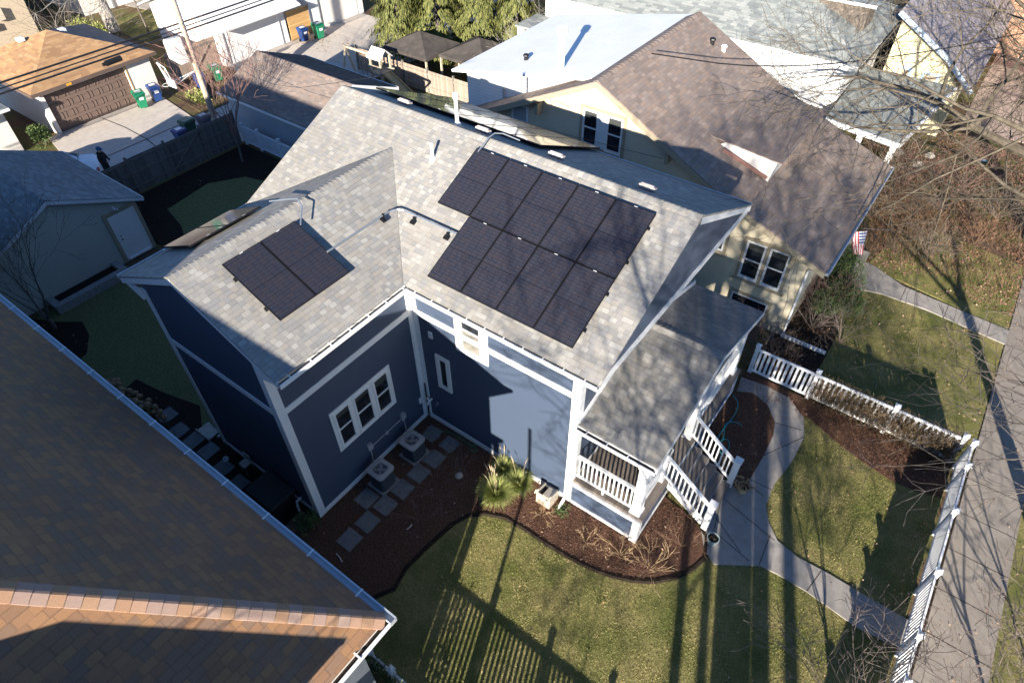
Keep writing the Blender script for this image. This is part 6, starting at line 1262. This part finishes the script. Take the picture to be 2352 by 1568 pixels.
# vines on the fence between the yards
t = thing('fence_vines', 'brown dormant vine tangle covering the far half of the white fence', 'vine', (12.2,8.1,0)); rn = random.Random(11); mb = MB()
for i in range(1300):
    x = 9.95+4.5*rn.random()**.8; q = Vector((x, 8.2+rn.choice((-1,1))*rn.uniform(.03,.16), rn.uniform(0,.5))); pts = [q]
    for j in range(5): q = q+Vector((rn.uniform(-.09,.09), rn.uniform(-.05,.05), rn.uniform(.05,.26))); q.z = min(q.z, 1.30); q.y = min(8.42, max(7.98, q.y)); pts.append(q)
    mb.tube(pts, rn.uniform(.004,.009), 3)
for i in range(500):
    x = 9.9+4.7*rn.random(); q = Vector((x, 8.05-rn.random()**2*.9, .05)); d = Vector((rn.uniform(-.4,.4), -.6, rn.uniform(.3,1))); mb.tube([q, q+d*.18, q+d*.3+Vector((0,0,-.05))], .005, 3)
mb.build('stems', M['vine'], t, uv=False)
mb = MB()
for i in range(2300):
    q = Vector((9.9+4.6*rn.random()**.85, 8.2+rn.uniform(-.3,.25), rn.uniform(.05,1.15))); a = rv(rn).normalized()*.035; b = rv(rn).normalized()*.03; mb.face(q-a, q-b, q+a, q+b)
mb.build('leaves', M['vine'], t, uv=False)
rn = random.Random(3); t = thing('fence_vines', 'dry vines and leaves on the fence by the brown roof corner', 'vine', (4.8,-6.8,0)); mb = MB()
for i in range(1100):
    q = Vector((4.2+1.9*rn.random(), -6.8+rn.uniform(-.15,.12), rn.uniform(.1,1.1))); a = rv(rn).normalized()*.04; b = rv(rn).normalized()*.03; mb.face(q-a, q-b, q+a, q+b)
mb.build('leaves', M['juniper'], t, uv=False)

# ------------------------------------------------------------------ grass, leaves and litter
def inside(p, poly):
    c = False; n = len(poly); j = n-1
    for i in range(n):
        xi, yi = poly[i][0], poly[i][1]; xj, yj = poly[j][0], poly[j][1]
        if (yi > p[1]) != (yj > p[1]) and p[0] < (xj-xi)*(p[1]-yi)/(yj-yi)+xi: c = not c
        j = i
    return c
walkp = [(p.x,p.y) for p in walk]; vbed = [(7.85,6.5),(8.3,6.55),(9.2,7.4),(10.4,7.35),(11.3,6.95),(12.2,6.65),(13.1,6.45),(13.9,6.5),(14.55,6.7),(14.55,8.1),(7.85,8.15)]
rbed = [(7.8,3.5)]+[(p.x,p.y) for p in reversed(pin)]+[(7.8,6.2)]
def on_lawn(x, y):
    if x < 14.55 and y < 8.1: return not (inside((x,y), bed) or inside((x,y), walkp) or inside((x,y), vbed) or inside((x,y), rbed)) and not (x < 7.9 and y > -.3) and not (7.8 < x < 9.3 and 1.4 < y < 3.6)
    return True
def scatter(name, label, cat, rects, dens, fn, mat, seed):
    rn = random.Random(seed); vs = []; fs = []
    for x0, y0, x1, y1, cond, dm in rects:
        for i in range(int((x1-x0)*(y1-y0)*dens*dm)):
            x, y = rn.uniform(x0,x1), rn.uniform(y0,y1)
            if cond and not cond(x, y): continue
            if seed in (2, 3) and rn.random() > .35+.65*(math.sin(x*1.7+2*math.sin(y*.9))*math.sin(y*1.3+1.5*math.sin(x*.7))+.45): continue
            fn(rn, x, y, vs, fs)
    me = bpy.data.meshes.new(name); me.from_pydata(vs, [], fs); me.materials.append(mat); o = bpy.data.objects.new(name, me); COL.objects.link(o); return tag(o, label, cat, kind='stuff')
def blade(rn, x, y, vs, fs):
    a = rn.uniform(0,6.283); l = rn.uniform(.02,.05)*(1.5 if math.sin(x*3.1+math.sin(y*2.3)*2)*math.sin(y*2.7) > .35 else 1); w_ = rn.uniform(.004,.009); n = len(vs); c, s_ = math.cos(a), math.sin(a); k = rn.uniform(.2,1.0)
    vs += [(x-s_*w_,y+c*w_,.01),(x+s_*w_,y-c*w_,.01),(x+c*l*k,y+s_*l*k,.012+l*(1.15-k))]; fs.append((n,n+1,n+2))
inner = lambda x, y: on_lawn(x, y) and not (x < 1 and y < -6.2)
scatter('grass','short olive winter grass of the front lawns','grass',[(0,-6.7,14.55,8.05,inner,1.3),(9.9,8.4,15.0,15.0,None,.6),(10.2,16.6,15.0,20.4,None,.4),(16.9,-3,19,14,None,.3)],1000,blade,M['blade'],1)
def leaf(rn, x, y, vs, fs, z=.06, s0=.020, s1=.050):
    a = rn.uniform(0,6.283); s_ = rn.uniform(s0,s1); n = len(vs); t1, t2 = rn.uniform(-.5,.5), rn.uniform(-.5,.5); c, d = math.cos(a)*s_, math.sin(a)*s_
    vs += [(x-c,y-d,z-t1*s_),(x+d*.6,y-c*.6,z+t2*s_),(x+c,y+d,z+t1*s_*.6),(x-d*.6,y+c*.6,z-t2*s_*.5+.01)]; fs.append((n,n+1,n+2,n+3))
lf = lambda z, a=.02, b=.05: (lambda rn, x, y, vs, fs: leaf(rn, x, y, vs, fs, z, a, b))
scatter('fallen_leaves','scattered tan fallen leaves on the lawns and walks','fallen leaves',[(0,-6.7,14.55,8.05,None,.55),(9.2,8.3,15.0,15.3,None,2.6),(15.0,-3,19,24,None,1.0),(14.2,-2,15.0,8,None,9),(-20,-6.3,-5,8,None,.35),(9.6,16,15,20,None,3)],4.2,lf(.075,.02,.042),M['leaf'],2)
scatter('leaf_litter','thick brown leaf litter under the street trees','leaf litter',[(8.6,16.8,20,32,None,1),(9,20,16,31,None,.6),(-13.5,19,-7.8,26,None,.5),(-30,9.2,-25.6,14,None,.6),(-29,19,-25,22,None,.4),(8.0,8.4,10,15,None,.6)],110,lf(.03,.03,.07),M['leaf_dk'],3)
scatter('mulch_chips','loose bark chips on the planting beds','bark chips',[(-.3,-6.9,8.7,2,lambda x,y: inside((x,y),bed) and not (x<0 and y>-4.75) and not(x<5.6 and y>0),1),(7.8,3.4,10,6.3,lambda x,y: inside((x,y),rbed),1),(7.9,4.9,14.5,8.1,lambda x,y: inside((x,y),vbed),1)],420,lf(.058,.008,.024),plain('bark_chip',(.20,.115,.08),.9,.1,var=.5,vs=30),4)
scatter('grass','grass of the rear lawns, shade put into its dark colour','grass',[(-15.6,-6.4,-4.6,.1,None,.6),(-18.4,1.2,-10,6.0,None,.6)],500,blade,M['grass_shade'],5)
def tall(rn, x, y, vs, fs):
    for _ in range(2):
        a = rn.uniform(0,6.283); l = rn.uniform(.25,.8); n = len(vs); c, s_ = math.cos(a), math.sin(a); vs += [(x-s_*.006,y+c*.006,0),(x+s_*.006,y-c*.006,0),(x+c*l*.7,y+s_*l*.7,l)]; fs.append((n,n+1,n+2))
scatter('dry_brush','dry tangled brush and stalks along the side of the tan house','brush',[(8.9,17.9,11.8,22.5,None,1),(12,17.5,17,24,None,.22),(7.9,8.35,9.2,10.4,None,.8)],70,tall,M['brush'],6)
# small finds on the ground
tag(tube_thing('white_tube','short bent white tube lying on the mulch','tube',hz([(934,1215),(941,1211),(946,1204)],.07),.012,M['label']), group='bits on the mulch'); 
p_ = G(780,1290,.06); tag(tube_thing('white_strip','pale torn strip between two stepping stones','strip',hz([(772,1270),(780,1278),(786,1290)],.08),.012,M['label']), group='bits on the mulch')
for i, (u, v, s_) in enumerate(((1660,1008,.06),(2352-100,370,.28),(2290,395,.1))):
    if i == 1: q = G(2256,369,.15); t = thing('snack_bag','crumpled teal and white bag lying on the leaf litter','bag',tuple(q)); mb = MB(); mb.obox(tuple(q),.42,.22,.07,rz=.5); mb.build('bag_body', M['hose_t'], t, bevel=.03); mb = MB(); mb.obox((q.x+.05,q.y,q.z+.04),.16,.14,.02,rz=.8); mb.build('bag_print', M['label'], t)
for i, (u, v, s_, lb) in enumerate(((2108,380,.30,'tan boulder beside the walk above the flag'),(2135,358,.25,'pinkish boulder under the porch railing of the grey-roofed house'),(1055,1092,.12,'pale rock at the shadow edge in the mulch'),(2060,350,.3,'pale boulder among the brush beside the grey porch roof'))):
    q = G(u, v, .05); rn = random.Random(i); mb = MB(); mb.ball(tuple(q), s_, 8, .7); mb.v = [tuple(np.array(v_)*1.0+np.array([rn.uniform(-.15,.15)*s_ for _ in range(3)])) for v_ in mb.v]; tag(mb.build('boulder', M['chalk']), lb, 'rock')
